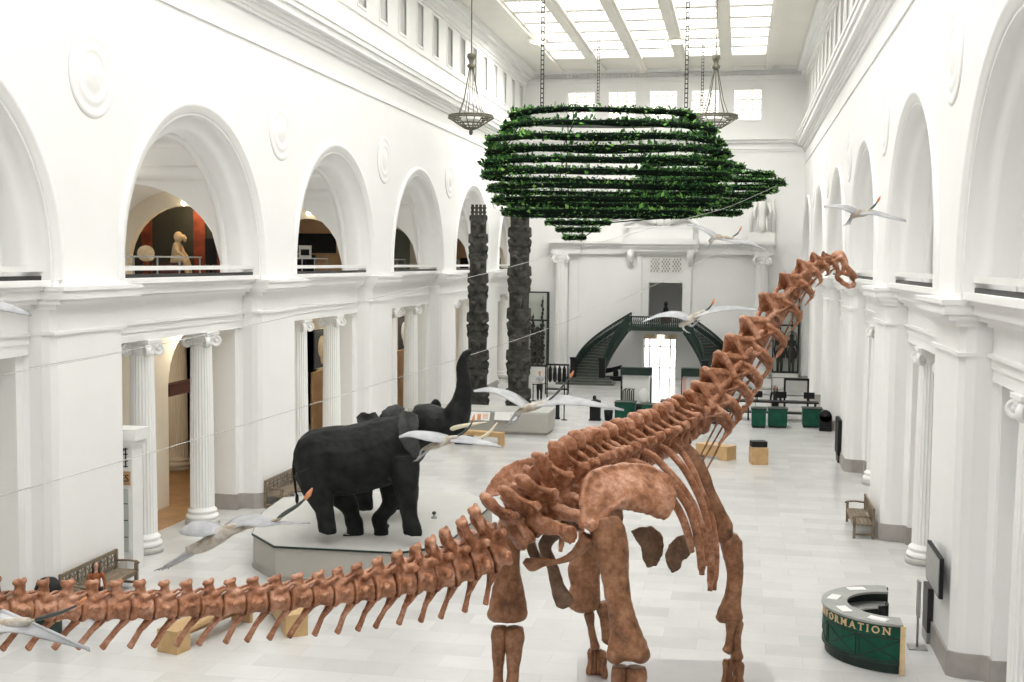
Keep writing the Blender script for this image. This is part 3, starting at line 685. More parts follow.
# sacrum and back
def back_vertebra(s, Lv, r, hs, lt, sac=0.):
    m = frame_s(s); b = L(m); j = lambda a: a*rnd.uniform(.92, 1.08)
    b.T([(0, -Lv*.48, 0), (0, -Lv*.38, 0), (0, 0, 0), (0, Lv*.38, 0), (0, Lv*.48, 0)], [r*.85, r*1.05, r*.82, r*1.05, r*.85], 12)
    b.T([(0, 0, r*.6), (0, -.03, r+hs*.25), (0, -.1, r+hs*.5), (0, -.17, r+hs*.82), (0, -.19, r+hs*.97), (0, -.19, r+hs)], [(r*.8, Lv*.38), (r*.6, Lv*.3), (r*.66, Lv*.27), (r*1.0, Lv*.29), (r*.92, Lv*.25), (r*.5, Lv*.12)], 10, (0, 1, 0))
    for q in (-1, 1):
        b.T([(q*r*.3, 0, r+hs*.2), (q*lt*.6, -.02, r+hs*.42), (q*lt, -.05, r+hs*.5)], [(Lv*.24, .1), (Lv*.17, .075), (Lv*.2, .085)], 8, (0, 0, 1))
        b.T([(q*r*.9, 0, 0), (q*lt*.55, 0, r+hs*.12), (q*lt*.92, -.04, r+hs*.46)], [.06, .045, .05], 7)
        b.T([(q*lt*.7, -.03, r+hs*.46), (q*r*.75, -.13, r+hs*.72), (q*r*.6, -.18, r+hs*.9)], [.045, .04, .05], 7)
        b.T([(q*r*.4, .05, r*1.1), (q*r*.55, Lv*.5, r*1.5)], [r*.3, r*.2], 7)
    b.E((0, -.19, r+hs*.97), (r*.9, Lv*.24, .09))
    if sac:
        for q in (-1, 1): b.T([(q*r*.8, 0, r*.2), (q*(r+.35), .03, .0), (q*(r+sac), .02, -.05)], [(.12, .2), (.09, .13), (.13, .2)], 8, (0, 0, 1))
    organic('back_vertebra', b, M['bone'], DINO, .022, .022, 8., 2)
s = s1+.05; sE = S_AT[20]; dors = []
n_b = 20; Lb = (sE-s)/n_b
for i in range(n_b):
    ss = s+Lb*(i+.5); back_vertebra(ss, Lb, .19, rnd.uniform(.94, 1.06)*(.72 if i < 6 else .70-.004*(i-6)), .42+.02*min(i, 6), (.62 if 1 <= i <= 5 else 0)); dors.append(ss)
# neck
def neck_vertebra(s, Lv, k):
    m = frame_s(s); b = L(m); r = .175*k; h = .43*k
    b.T([(0, -Lv*.5, 0), (0, -Lv*.4, 0), (0, 0, -.02*k), (0, Lv*.4, 0), (0, Lv*.52, 0)], [(r*1.15, r*.95), (r*1.2, r*1.05), (r*.7, r*.7), (r*.95, r*.9), (r*.5, r*.5)], 10, (0, 0, 1))
    b.E((0, 0, r*1.0), (r*.8, Lv*.36, r*.7))
    b.T([(0, 0, r*.8), (0, -Lv*.1, r+h*.3), (0, -Lv*.2, r+h*.75), (0, -Lv*.24, r+h), (0, -Lv*.24, r+h*1.05)], [(r*.75, Lv*.32), (r*.55, Lv*.2), (r*.46, Lv*.11), (r*.44, Lv*.08), (r*.16, Lv*.03)], 9, (0, 1, 0))
    for q in (-1, 1):
        b.T([(q*r*.35, -Lv*.22, r+h*.95), (q*r*1.0, -Lv*.36, r+h*.35), (q*r*1.35, -Lv*.5, r*1.1)], [r*.26, r*.3, r*.34], 7)
        b.T([(q*r*.6, Lv*.1, r*1.1), (q*r*1.1, Lv*.45, r*1.25), (q*r*1.15, Lv*.62, r*1.2)], [r*.4, r*.3, r*.2], 7)
        b.T([(q*r*.3, -.1*Lv, r+h*.55), (q*r*1.0, Lv*.2, r*1.2)], [r*.25, r*.25], 7)
        b.T([(q*r*.7, .1*Lv, r*.7), (q*r*2.0, .05*Lv, r*.1), (q*r*2.35, 0, -r*.7), (q*r*1.8, -.05*Lv, -r*1.7)], [(Lv*.2, r*.35), (Lv*.16, r*.28), (Lv*.13, r*.24), (Lv*.11, r*.22)], 8, (0, 1, 0))
        b.T([(q*r*.6, .12*Lv, -r*.4), (q*r*1.8, 0, -r*1.75)], [r*.26, r*.24], 7)
        b.T([(q*r*1.6, Lv*.35, -r*1.55), (q*r*1.8, 0, -r*1.8), (q*r*1.7, -Lv*.5, -r*1.85)], [r*.12, r*.26, r*.13], 7)
    for q in (-1, 1):
        b.W([(q*r*.2, -Lv*.2, r+h*.95), (q*r*1.3, -Lv*.46, r*1.2), (q*r*.5, -Lv*.1, r*.8)], .06*k)
        b.W([(0, -Lv*.16, r+h*.9), (q*r*1.0, Lv*.35, r*1.2), (q*r*.5, 0, r*.6)], .07*k)
        b.W([(q*r*.6, Lv*.3, r*.8), (q*r*2.0, .05*Lv, r*.15), (q*r*1.4, -Lv*.4, r*1.0), (q*r*.5, -.3*Lv, r*.5)], .08*k)
    organic('neck_vertebra', b, M['bone'], DINO, .02 if k > .6 else .014, .012, 6., 1)
NKI = [20.4, 21, 21.55, 22.1, 23, 24, 25, 26, 27, 28, 28.85]
NK = [1.25, 1.25, 1.25, 1.22, 1.2, 1.12, 1.02, .86, .7, .58, .46]
for fi, k in zip(NKI, NK):
    i = int(fi); s = S_AT[i]+(fi-i)*(S_AT[i+1]-S_AT[i]); neck_vertebra(s, max(.3, .62*k), k)
# trailing rods of the neck ribs
for A, B, C_ in (((829, 264, 25.2), (806, 292, 25), (777, 350, 24.8)), ((812, 279, 25.), (782, 322, 24.8), (752, 377, 24.5)), ((770, 345, 24.5), (738, 400, 24.2), (700, 466, 23.6)), ((765, 340, 24.5), (727, 405, 24.1), (689, 478, 23.4)), ((743, 390, 24.2), (722, 440, 23.8), (703, 476, 23.4))):
    b = MB(); b.tube(catmull([aD(*A), aD(*B), aD(*C_)], 6), [.03-.0012*i for i in range(13)], 7)
    o = b.build('neck_rib', M['bone'], DINO); o.location = -DINO.location
# skull
def P3(lst, D=25.35): return [aD(u, v, D+(w[0] if w else 0)) for u, v, *w in lst]
b = MB()
for dd in (-.14, .14):
    b.tube(P3([(834, 261, dd*.6), (841, 258, dd), (846, 266, dd), (851, 272, dd), (855, 277, dd*.6)]), [.07, .07, .06, .07, .06], 8)
    b.tube(P3([(836, 263, dd), (838, 272, dd*1.1), (837, 277, dd)]), [.05, .05, .06], 7)
    b.tube(P3([(838, 272, dd), (845, 274, dd), (853, 276, dd*.7)]), [.045, .04, .06], 7)
    b.tube(P3([(841, 258, dd), (843, 266, dd), (843, 273, dd)]), [.045, .035, .04], 7)
    b.tube(P3([(845, 257, dd*.5), (846.5, 261, dd*.8), (847, 267, dd)]), [.035, .04, .04], 7)
b.tube(P3([(831, 260), (836, 257), (841, 256), (845, 258)]), [.1, .14, .13, .06], 10)
b.tube(P3([(849, 271), (853, 275), (856, 279)]), [(.12, .07), (.14, .08), (.1, .06)], 9)
sk_ = organic('skull', b, M['bone'], DINO, .018, .008, 8., 2)
for i in range(5):
    for dd in (-.08, .08):
        b = MB(); p_ = aD(850+1.1*i, 276+.9*i, 25.35+dd*(1-.12*i)); b.tube([p_, p_-CU*.05, p_-CU*.09], [.016, .014, .004], 6); b.build('tooth', M['bone'], sk_)
b = MB()
for dd in (-.14, .14): b.tube(P3([(836, 275, dd), (838, 278.5, dd), (843, 283, dd), (849, 286.5, dd*.8), (853, 285.5, dd*.4), (855, 282, dd*.3)]), [.05, .06, .055, .06, .06, .04], 8)
b.tube(P3([(852, 285.5, -.1), (853.5, 284.5, 0), (852, 285.5, .1)]), [.05, .06, .05], 7)
organic('lower_jaw', b, M['bone'], DINO, .018, .006, 8., 1)
HR = lambda P_: P_     # mirror the right hip bone across the body's midline to get the left one
_mp = at_s(S_AT[14]); _fw = (at_s(S_AT[16])-at_s(S_AT[13])); _fw.z = 0; _fw.normalize(); _rt = _fw.cross(Vector((0, 0, 1)))
def mir(p): d = (p-_mp).dot(_rt); return p-_rt*(2*d)
# ribs
RIBS = [[(621.6, 458.5, 21.3), (642.7, 465, 21.0), (665.6, 479, 20.9), (680, 494.6, 20.9), (690, 511, 20.9), (698, 538, 21.0), (701, 560, 21.1), (702, 575, 21.1)],
        [(634, 449, 21.8), (651.5, 455, 21.5), (667, 470, 21.3), (681, 486, 21.3), (694, 507, 21.4), (702.5, 531.5, 21.5), (705, 553, 21.6), (704.7, 566, 21.6)],
        [(650, 443.5, 22.2), (665.6, 449.5, 21.9), (681, 464.6, 21.7), (694, 486, 21.7), (704, 510, 21.8), (709.5, 540, 21.9), (711, 570, 22.0), (710, 591, 22.0)],
        [(664, 440, 22.6), (680, 450, 22.3), (691, 467, 22.1), (701, 491, 22.1), (709.6, 512, 22.2), (715, 540, 22.3), (716, 562, 22.4), (714, 590, 22.4)],
        [(607, 467, 20.9), (628, 468, 20.6), (650, 478, 20.6), (670, 497, 20.8), (682, 517, 20.9), (689, 538, 21.0), (692, 552, 21.1)],
        [(592, 474, 20.5), (612, 470, 20.2), (634, 474, 20.2), (654, 490, 20.4), (664, 508, 20.6)]]
for R_ in RIBS:
    C_ = catmull([aD(*p) for p in R_], 4); n_ = len(C_)
    for q in (0, 1):
        b = MB(); b.tube([mir(p) if q else p for p in C_], [(.036+.022*math.sin(PI*min(1, i_/(n_-1)*1.1)), .075 if i_ < n_-2 else .05) for i_ in range(n_)], 9)
        o = b.build('rib', M['bone'], DINO); o.location = -DINO.location
# pelvis
def plate(name, outline, thick, m, bend=0., vox=.024, closed_noise=.012):
    """outline: (u, v, depth) points round a curved plate of real thickness"""
    P = [aD(*p) for p in outline]; c = sum(P, Vector())/len(P)
    nrm = Vector()
    for a, b in zip(P, P[1:]+P[:1]): nrm += (a-c).cross(b-c)
    nrm.normalize(); vs = []; fs = []; n = len(P); K = 5
    for sd in (-1, 1):
        for kk in range(K):
            t = 1-kk/K; th = thick*(.45+.55*(1-t*t))
            for p in P: vs.append(c+(p-c)*t+nrm*(sd*th+bend*(1-t*t)))
        vs.append(c+nrm*(sd*thick+bend))
    N = K*n+1
    for sd in (0, 1):
        o_ = sd*N
        for kk in range(K-1):
            for i in range(n): fs.append((o_+kk*n+i, o_+kk*n+(i+1) % n, o_+(kk+1)*n+(i+1) % n, o_+(kk+1)*n+i))
        for i in range(n): fs.append((o_+(K-1)*n+i, o_+(K-1)*n+(i+1) % n, o_+K*n))
    for i in range(n): fs.append((i, (i+1) % n, N+(i+1) % n, N+i))
    b = MB(); b.add(vs, fs, True)
    return b
IL = [(585, 526, 18.75), (583, 508, 18.85), (583, 493, 19.0), (586, 482, 19.1), (593, 475, 19.2), (605, 470, 19.4), (622, 467, 19.6), (637, 467, 19.75), (652, 471, 19.85), (665, 478, 19.85), (674, 487, 19.8), (677, 495, 19.7), (675, 508, 19.55), (670, 517, 19.45), (664, 521, 19.4), (655, 517.5, 19.35), (643, 513, 19.25), (631, 511, 19.15), (621, 509.5, 19.05), (611, 507.5, 18.95), (604, 511, 18.85), (600, 519, 18.8), (595, 530, 18.75), (588, 531, 18.75)]
b = plate('ilium', IL, .07, M['bone'], -.12)
rim = [aD(*p) for p in IL[1:11]]; b.tube(rim, [.08]*len(rim), 8)
b.tube([aD(586, 528, 18.8), aD(585, 505, 18.9)], [.13, .09], 8); b.tube([aD(595, 522, 18.8), aD(588, 527, 18.75)], [.12, .12], 8)
organic('ilium', b, M['bone'], DINO, .025, .02, 3.5, 2)
IL2 = [(483, 498, 20.3), (486, 489, 20.35), (494, 477, 20.4), (503, 468, 20.45), (515, 461, 20.5), (528, 458, 20.45), (541, 459, 20.4), (549, 466, 20.3), (549, 480, 20.2), (545, 497, 20.1), (538, 515, 20.1), (527, 518, 20.1), (522, 505, 20.15), (512, 495, 20.2), (500, 495, 20.25)]
b = plate('ilium', IL2, .07, M['bone'], .1); organic('ilium', b, M['bone'], DINO, .025, .02, 3.5, 2)
def limb(name, pts, m=None, vox=.025, amp=.014, up=None, extra=None, n=12, sm=2):
    b = MB(); b.tube(catmull([aD(*p[:3]) for p in pts], 3), [x for x in interp([p[3] for p in pts], 3)], n, up)
    for (u, v, D, r) in (extra or []): b.ell(tuple(aD(u, v, D)), (r, r, r*.9) if not isinstance(r, tuple) else r)
    return organic(name, b, m or M['legbone'], DINO, vox, amp, 5., sm)
def interp(r, n):
    out = []
    for a, b in zip(r[:-1], r[1:]):
        for k in range(n):
            t = k/n
            if isinstance(a, tuple): out.append((a[0]+(b[0]-a[0])*t, a[1]+(b[1]-a[1])*t))
            else: out.append(a+(b-a)*t)
    return out+[r[-1]]
VU = tuple(CD)      # view-aligned cross-section axes: (across, along the line of sight)
# right hind leg
limb('femur', [(606, 518, 18.95, (.2, .2)), (608, 530, 18.9, (.29, .21)), (612, 550, 18.85, (.28, .19)), (615, 575, 18.8, (.23, .17)), (619, 602, 18.75, (.2, .155)), (624, 625, 18.72, (.23, .18)), (627, 645, 18.7, (.32, .24)), (628, 654, 18.7, (.33, .26)), (628, 659, 18.7, (.2, .16))], up=VU, extra=[(616, 655, 18.65, .16), (640, 654, 18.65, .17), (600, 522, 19.05, .2)])
gz = .3
def foot_pt(u, D): # where a vertical under this pixel column meets the plinth
    p = aD(u, 640, D); return (p.x, p.y)
def shin(u1, v1, u2, D, r0, name, sep=0.):
    # from the knee pixel down to just over the plinth
    a = aD(u1, v1, D); p = aD(u2, v1+40, D); b = Vector((p.x, p.y, .78))
    B = MB(); B.tube(catmull([a+Vector((0, 0, .02)), a.lerp(b, .12), a.lerp(b, .5), a.lerp(b, .85), b, b-Vector((0, 0, .05))], 3), interp([r0*1.2, r0*1.5, r0*.9, r0*1.05, r0*1.3, r0*.8], 3), 10)
    organic(name, B, M['legbone'], DINO, .025, .012, 5., 2); return b
def hind_foot(b1, b2):
    c = (b1+b2)/2; fw = _fw
    B = MB(); B.ell(tuple(c+Vector((0, 0, -.1))), (.3, .26, .13)); organic('ankle', B, M['legbone'], DINO, .025, .012, 6., 2)
    for q in range(-2, 3):
        B = MB(); s_ = _rt*(q*.13); B.tube([c+s_*.8+fw*.05+Vector((0, 0, -.15)), c+s_*1.2+fw*.2+Vector((0, 0, -.32)), c+s_*1.5+fw*.4+Vector((0, 0, -.42)), Vector((*(c+s_*1.6+fw*.55).xy, gz+.04))], [.075, .06, .06, .04], 8); organic('toe', B, M['legbone'], DINO, .02, .006, 7., 2)
a_ = shin(620, 667, 619, 18.75, .105, 'fibula'); b_ = shin(636, 668, 636, 18.7, .125, 'tibia'); hind_foot(a_, b_)
# left hind leg
limb('femur', [(512, 515, 20.3, (.2, .2)), (511, 530, 20.2, (.24, .2)), (509, 550, 20.1, (.2, .17)), (508, 572, 20.0, (.21, .17)), (508, 592, 19.95, (.28, .2)), (508, 608, 19.9, (.33, .24)), (508, 617, 19.9, (.33, .25)), (508, 621, 19.9, (.2, .16))], up=VU, extra=[(497, 614, 19.85, .17), (519, 613, 19.85, .16)])
a_ = shin(500, 627, 497, 19.9, .10, 'fibula'); b_ = shin(515, 628, 511, 19.85, .12, 'tibia'); hind_foot(a_, b_)
# front legs
def forelimb(H, rads, ra, ul, mc, Dm, labels=None):
    limb('humerus', [(*h, r) for h, r in zip(H, rads)], up=VU)
    for nm, pp, r0 in (('radius', ra, .085), ('ulna', ul, .11)):
        if pp: limb(nm, [(*p, r0*k) for p, k in zip(pp, (.9, 1.35, .9, .95, 1.2, .8))], vox=.02, amp=.008, n=9)
    c = aD(*mc); ctr = Vector((c.x, c.y, 0)); top = c.z
    for q in range(5):
        an = -1.1+2.2*q/4; d_ = _fw*(math.cos(an)*.2-.12)+_rt*(math.sin(an)*.2)
        B = MB(); B.tube([ctr+d_*.8+Vector((0, 0, top+.02)), ctr+d_*.85+Vector((0, 0, top-.05)), ctr+d_*.9+Vector((0, 0, gz+.25)), ctr+d_+Vector((0, 0, gz+.07)), ctr+d_+Vector((0, 0, gz+.0))], [.05, .075, .048, .07, .055], 9)
        organic('metacarpal', B, M['legbone'], DINO, .018, .006, 8., 2)
forelimb([(732, 533, 22.7), (731, 541, 22.7), (733, 556, 22.65), (735, 575, 22.6), (733, 595, 22.55), (730, 610, 22.5), (729, 618, 22.5), (729, 622, 22.5)],
         [(.12, .13), (.22, .2), (.2, .17), (.16, .14), (.16, .14), (.24, .18), (.27, .19), (.2, .15)],
         [(731, 619, 22.4), (731, 623, 22.4), (730, 634, 22.4), (729, 645, 22.4), (727, 651, 22.4), (726, 653, 22.4)],
         [(735, 620, 22.5), (736, 624, 22.5), (736, 637, 22.5), (736, 649, 22.5), (737, 657, 22.5), (737, 660, 22.5)], (734, 661, 22.5), 22.5)
forelimb([(594, 540, 23.3), (592, 548, 23.3), (589, 560, 23.25), (584, 572, 23.2), (585, 585, 23.15), (584, 599, 23.1), (584, 608, 23.1), (584, 612, 23.1)],
         [(.25, .2), (.34, .22), (.34, .2), (.33, .19), (.29, .18), (.33, .2), (.3, .2), (.16, .14)],
         [(588, 611, 23.1), (589, 614, 23.1), (591, 627, 23.1), (593, 638, 23.1), (595, 647, 23.1), (595, 649, 23.1)],
         [(601, 602, 23.2), (602, 605, 23.2), (604, 618, 23.2), (606, 630, 23.2), (608, 640, 23.2), (607, 644, 23.2)], (598, 651, 23.1), 23.1)
# shoulder blades, breast plates, ischium and pubis
b = MB(); P_ = [(684, 446, 22.6), (692, 456, 22.55), (700, 470, 22.5), (707, 490, 22.5), (715, 512, 22.5), (722, 530, 22.6), (727, 540, 22.65)]
b.tube(catmull([aD(*p) for p in P_], 4), interp([(.10, .05), (.15, .06), (.15, .07), (.16, .08), (.2, .1), (.24, .14), (.14, .12)], 4), 12, VU)
organic('shoulder_blade', b, M['legbone'], DINO, .024, .014, 4., 2)
b2 = MB(); b2.v = [tuple(mir(Vector(v))) for v in b.v]; b2.f = b.f; b2.sm = b.sm; organic('shoulder_blade', b2, M['legbone'], DINO, .024, .014, 4., 2)
SP1 = [(631, 531, 22.3), (640, 527, 22.3), (652, 526, 22.35), (661, 532, 22.4), (664, 545, 22.45), (662, 556, 22.4), (656, 566, 22.35), (648, 567, 22.3), (643, 560, 22.3), (641, 547, 22.3), (635, 539, 22.3)]
SP2 = [(668, 567, 22.2), (665, 556, 22.2), (668, 545, 22.2), (676, 537, 22.2), (685, 534, 22.25), (693, 537, 22.3), (695, 545, 22.3), (690, 555, 22.3), (683, 561, 22.25), (679, 570, 22.2), (672, 573, 22.2)]
for sp_ in (SP1, SP2):
    b = plate('sternal_plate', sp_, .05, M['darkbone']); organic('breast_plate', b, M['darkbone'], DINO, .02, .02, 7., 1)
for dmir in (0, 1):
    f_ = (lambda p: mir(p)) if dmir else (lambda p: p)
    if dmir == 0:
        b = MB(); b.tube(catmull([aD(*p) for p in [(578, 522, 19.3), (560, 530, 19.5), (545, 545, 19.7), (552, 566, 19.6), (558, 588, 19.5), (565, 602, 19.4), (568, 607, 19.4)]], 4), interp([(.16, .1), (.12, .08), (.12, .07), (.1, .06), (.13, .06), (.17, .06), (.08, .04)], 4), 10, VU)
        organic('ischium', b, M['darkbone'], DINO, .022, .012, 6., 2)
        b = MB(); b.tube(catmull([aD(*p) for p in [(588, 536, 18.9), (580, 549, 19.0), (570, 557, 19.1), (556, 562, 19.2), (543, 562, 19.3), (532, 564, 19.3), (524, 560, 19.3)]], 4), interp([(.12, .1), (.1, .08), (.07, .05), (.05, .045), (.08, .06), (.13, .08), (.06, .05)], 4), 10, VU)
        organic('pubis', b, M['legbone'], DINO, .02, .012, 6., 2)
        b = MB(); b.tube(catmull([aD(*p) for p in [(527, 530, 20.2), (531, 547, 20.1), (541, 566, 20.0)]], 4), interp([.12, .1, .08], 4), 10); organic('pubis', b, M['darkbone'], DINO, .022, .012, 6., 2)
finish_organic()
# ------------------------------------------------------------------ elephants on their platform
PZ = .95
PC = [(251.5, 533), (273.7, 545.7), (398, 552), (444, 545.7), (494, 503), (469, 492)]
pts = [fl(u, v, PZ) for u, v in PC]
e1 = (pts[5]-pts[4]); back = fl(330, 491.5, PZ); pts += [fl(405, 489.5, PZ), fl(283, 497, PZ), fl(262, 512, PZ)]
c_ = sum(pts, Vector())/len(pts)
t = thing('elephant_platform', 'pale grey eight sided platform under the two elephants', 'platform', (c_.x, c_.y, 0))
pp = [(p.x-c_.x, p.y-c_.y) for p in pts]
sc = lambda k: [(x*k, y*k) for x, y in pp]
a = MB(); a.prism(sc(.985), .14, PZ-.06); a.build('side_panels', M['plat'], t)
a = MB(); a.prism(sc(.995), 0, .14); a.build('base', M['stone'], t)
a = MB(); a.prism(sc(1.), PZ-.06, PZ-.012); a.build('edge_trim', M['green_dark'], t)
a = MB(); a.prism(sc(.992), PZ-.012, PZ); a.build('top', M['plattop'], t)
M['eleph'] = mat('black_grey_elephant_hide', (.005, .0058, .0055), .6, .3, 2.5, .9, 7., col2=(.017, .019, .018), spec=.18)
M['ear'] = mat('grey_elephant_ear_hide', (.035, .037, .036), .65, .2, 3., .5, 14., col2=(.085, .088, .085), spec=.2)
M['ivory'] = mat('ivory', (.72, .66, .5), .4, .08, 3.)
def eleph_leg(b, pts, rr):
    P_ = [aD(*p) for p in pts]; P_[-1].z = max(PZ+.04, P_[-1].z) if pts[-1][1] > 528 or pts[-1][2] > 31.4 else P_[-1].z; P_.append(Vector((P_[-1].x, P_[-1].y, min(P_[-1].z, PZ)-.025)) if abs(P_[-1].z-PZ) < .3 else P_[-1]-Vector((0, 0, .03)))
    b.tube(catmull(P_, 3), interp(rr+[rr[-1]], 3), 12)
def elephant(label, body, legs, trunk, headr, ear, tusks, tail, bodyr, loc, eye=None):
    t = thing('elephant', label, 'elephant', loc)
    b = MB(); b.tube(catmull([aD(*p) for p in body], 3), interp(bodyr, 3), 16, (0, 0, 1))
    for L_, R_ in legs: eleph_leg(b, L_, R_)
    b.tube(catmull([aD(*p) for p in trunk], 3), interp(headr, 3), 14)
    for c, r in (ear.get('lumps') or []): b.ell(tuple(aD(*c)), r)
    organic('body', b, M['eleph'], t, .045, .02, 3.5, 3)
    for ol, bend in ear['flaps']:
        P = plate('ear', ol, .035, M['ear'], bend); organic('ear', P, M['ear'], t, .03, .02, 3., 2)
    for pts_, r in tusks:
        b = MB(); b.tube(catmull([aD(*p) for p in pts_], 4), [r*(1-.8*(i/(4*(len(pts_)-1)))**1.5) for i in range(4*(len(pts_)-1)+1)], 10); o = b.build('tusk', M['ivory'], t); o.location = -t.location
    if tail:
        b = MB(); b.tube(catmull([aD(*p) for p in tail], 4), [.07-.004*i for i in range(4*(len(tail)-1)+1)], 8); b.ell(tuple(aD(*tail[-1])), (.05, .05, .14)); o = b.build('tail', M['eleph'], t); o.location = -t.location
    if eye:
        b = MB(); b.ell(tuple(aD(*eye)), (.04, .04, .04)); o = b.build('eye', M['black'], t); o.location = -t.location
    for L_, R_ in legs:
        p = aD(*L_[-1]); b = MB(); f_ = CR*.9
        for q in (-1, 0, 1): b.ell(tuple(p+CR*(.17-.05*abs(q))-CD*(.12*q-.05)+Vector((0, 0, .02))), (.055, .055, .06))
        o = b.build('toenails', M['ear'], t); o.location = -t.location
    return t
DN, DF, DC = 30.9, 32.1, 31.5
g0 = aD(328, 531, DN)
body = [(297, 468, DC), (305, 466, DC), (318, 463, DC), (336, 461, DC), (355, 459, DC), (375, 454, DC), (392, 447, DC), (407, 438, DC), (420, 428, DC), (431, 420, DC)]
bodyr = [(.35, .4), (.66, .72), (.84, .92), (.92, .96), (.96, .94), (.92, .92), (.84, .88), (.66, .72), (.5, .52), (.34, .36)]
legs = [([(312, 470, DN+.2), (318, 490, DN+.1), (324, 508, DN), (326, 520, DN), (327, 528, DN), (328, 531.5, DN)], [.5, .42, .27, .23, .25, .24]),
        ([(332, 478, DF), (341, 495, DF), (350, 508, DF), (352, 516, DF), (354, 522.5, DF), (355, 525, DF)], [.45, .36, .25, .22, .25, .24]),
        ([(402, 462, DN+.2), (406, 482, DN), (408, 503, DN), (410, 518, DN), (412, 529, DN), (413, 533, DN)], [.48, .36, .26, .22, .25, .25]),
        ([(393, 468, DF), (391, 488, DF), (391, 503, DF), (384, 513, DF), (379, 520, DF), (381, 527, DF)], [.42, .33, .25, .21, .22, .2])]
trunk = [(414, 424, DC), (428, 424, DC), (442, 426, DC), (451, 424, DC-.05), (457, 414, DC-.1), (462, 401, DC-.12), (464, 388, DC-.15), (463, 375, DC-.15), (462, 364, DC-.15), (466, 355, DC-.15), (472, 350.5, DC-.15)]
headr = [.5, .56, .5, .44, .37, .28, .22, .18, .15, .12, .09]
earo = [(403, 410, DN+.05), (411, 411, DN-.15), (418, 415, DN-.25), (419, 426, DN-.3), (417, 436, DN-.3), (420.5, 446, DN-.25), (420, 457, DN-.2), (413, 459, DN-.15), (405, 449, DN-.1), (399, 439, DN-.1), (398, 427, DN-.05), (399, 416, DN+.0)]
faro = [(405, 408, DF+.3), (398, 404, DF+.5), (388, 406, DF+.6), (381, 412, DF+.6), (382, 420, DF+.5), (396, 424, DF+.3), (404, 418, DF+.2)]
elephant('near black elephant with raised trunk, walking on the grey platform', body, legs, trunk, headr,
         {'flaps': [(earo, -.05), (faro, .05)], 'lumps': [((424, 420, DC), (.42, .42, .42)), ((447, 434, DC), (.22, .26, .18))]},
         [([(447, 430, DN+.25), (460, 426.5, DN+.1), (474, 424, DN+.1), (487, 422, DN+.15)], .07), ([(449, 436, DC+.35), (468, 441, DC+.6), (485, 436, DC+.7), (497.5, 422.5, DC+.7)], .085)],
         [(296, 455, DC-.1), (294, 468, DC-.15), (295, 484, DC-.15), (297, 499, DC-.15)], bodyr, (g0.x, g0.y, PZ), (437, 419, DC-.47))
E2 = 34.3
body2 = [(330, 462, E2), (345, 460, E2), (362, 458, E2), (380, 452, E2), (394, 442, E2), (404, 434, E2)]
g1 = aD(365, 506, E2-.5)
elephant('far dark elephant mostly hidden behind the near one', body2, [([(360, 470, E2-.5), (362, 485, E2-.5), (364, 498, E2-.5), (365, 507, E2-.5), (365, 509, E2-.5)], [.45, .34, .25, .24, .22]), ([(345, 470, E2+.5), (344, 485, E2+.5), (344, 495, E2+.5), (345, 500, E2+.5), (345, 502, E2+.5)], [.45, .34, .25, .24, .22]),
         ([(398, 462, E2-.4), (397, 480, E2-.4), (396, 495, E2-.4), (396, 506, E2-.4), (396, 508, E2-.4)], [.42, .33, .25, .23, .22]), ([(404, 460, E2+.5), (406, 480, E2+.5), (407, 492, E2+.5), (407, 500, E2+.5), (407, 502, E2+.5)], [.42, .33, .25, .23, .22])],
         [(392, 432, E2), (406, 428, E2), (418, 432, E2), (427, 428, E2), (433, 418, E2), (435.5, 408, E2-.1), (436, 403, E2-.2)], [.5, .5, .4, .3, .25, .2, .15],
         {'flaps': [([(356, 417, E2-.9), (361, 412, E2-.9), (369, 413, E2-.8), (376, 411, E2-.7), (380, 418, E2-.6), (380, 432, E2-.6), (366, 436, E2-.8), (358, 426, E2-.9)], .1)], 'lumps': [((392, 424, E2), (.45, .45, .45)), ((436, 403, E2-.25), (.13, .13, .13))]},
         [], None, [(.45, .5), (.8, .9), (.88, .95), (.82, .88), (.66, .7), (.5, .5)], (g1.x, g1.y, PZ))
finish_organic()
# little label plate and a floor fitting on the platform
def on_plat(u, v): return fl(u, v, PZ)
p = on_plat(347.5, 535.5); t = thing('label_plate', 'small black label plate lying by the elephant feet', 'label plate', (p.x, p.y, PZ), YAW)
a = MB(); a.box(-.11, .11, -.08, .08, 0, .03); a.build('plate', M['black'], t); a = MB(); a.box(-.07, .07, -.04, .04, .03, .032); a.build('text_strip', M['grey'], t)
p = on_plat(434, 518); t = thing('spotlight', 'tiny grey floor spotlight on the elephant platform', 'spotlight', (p.x, p.y, PZ)); a = MB(); a.lathe([(.09, 0), (.09, .03), (.04, .05), (.04, .12)], 12); a.build('base', M['grey_metal'], t); a = MB(); a.ell((0, 0, .15), (.06, .07, .05)); a.build('lamp_head', M['dark_metal'], t)
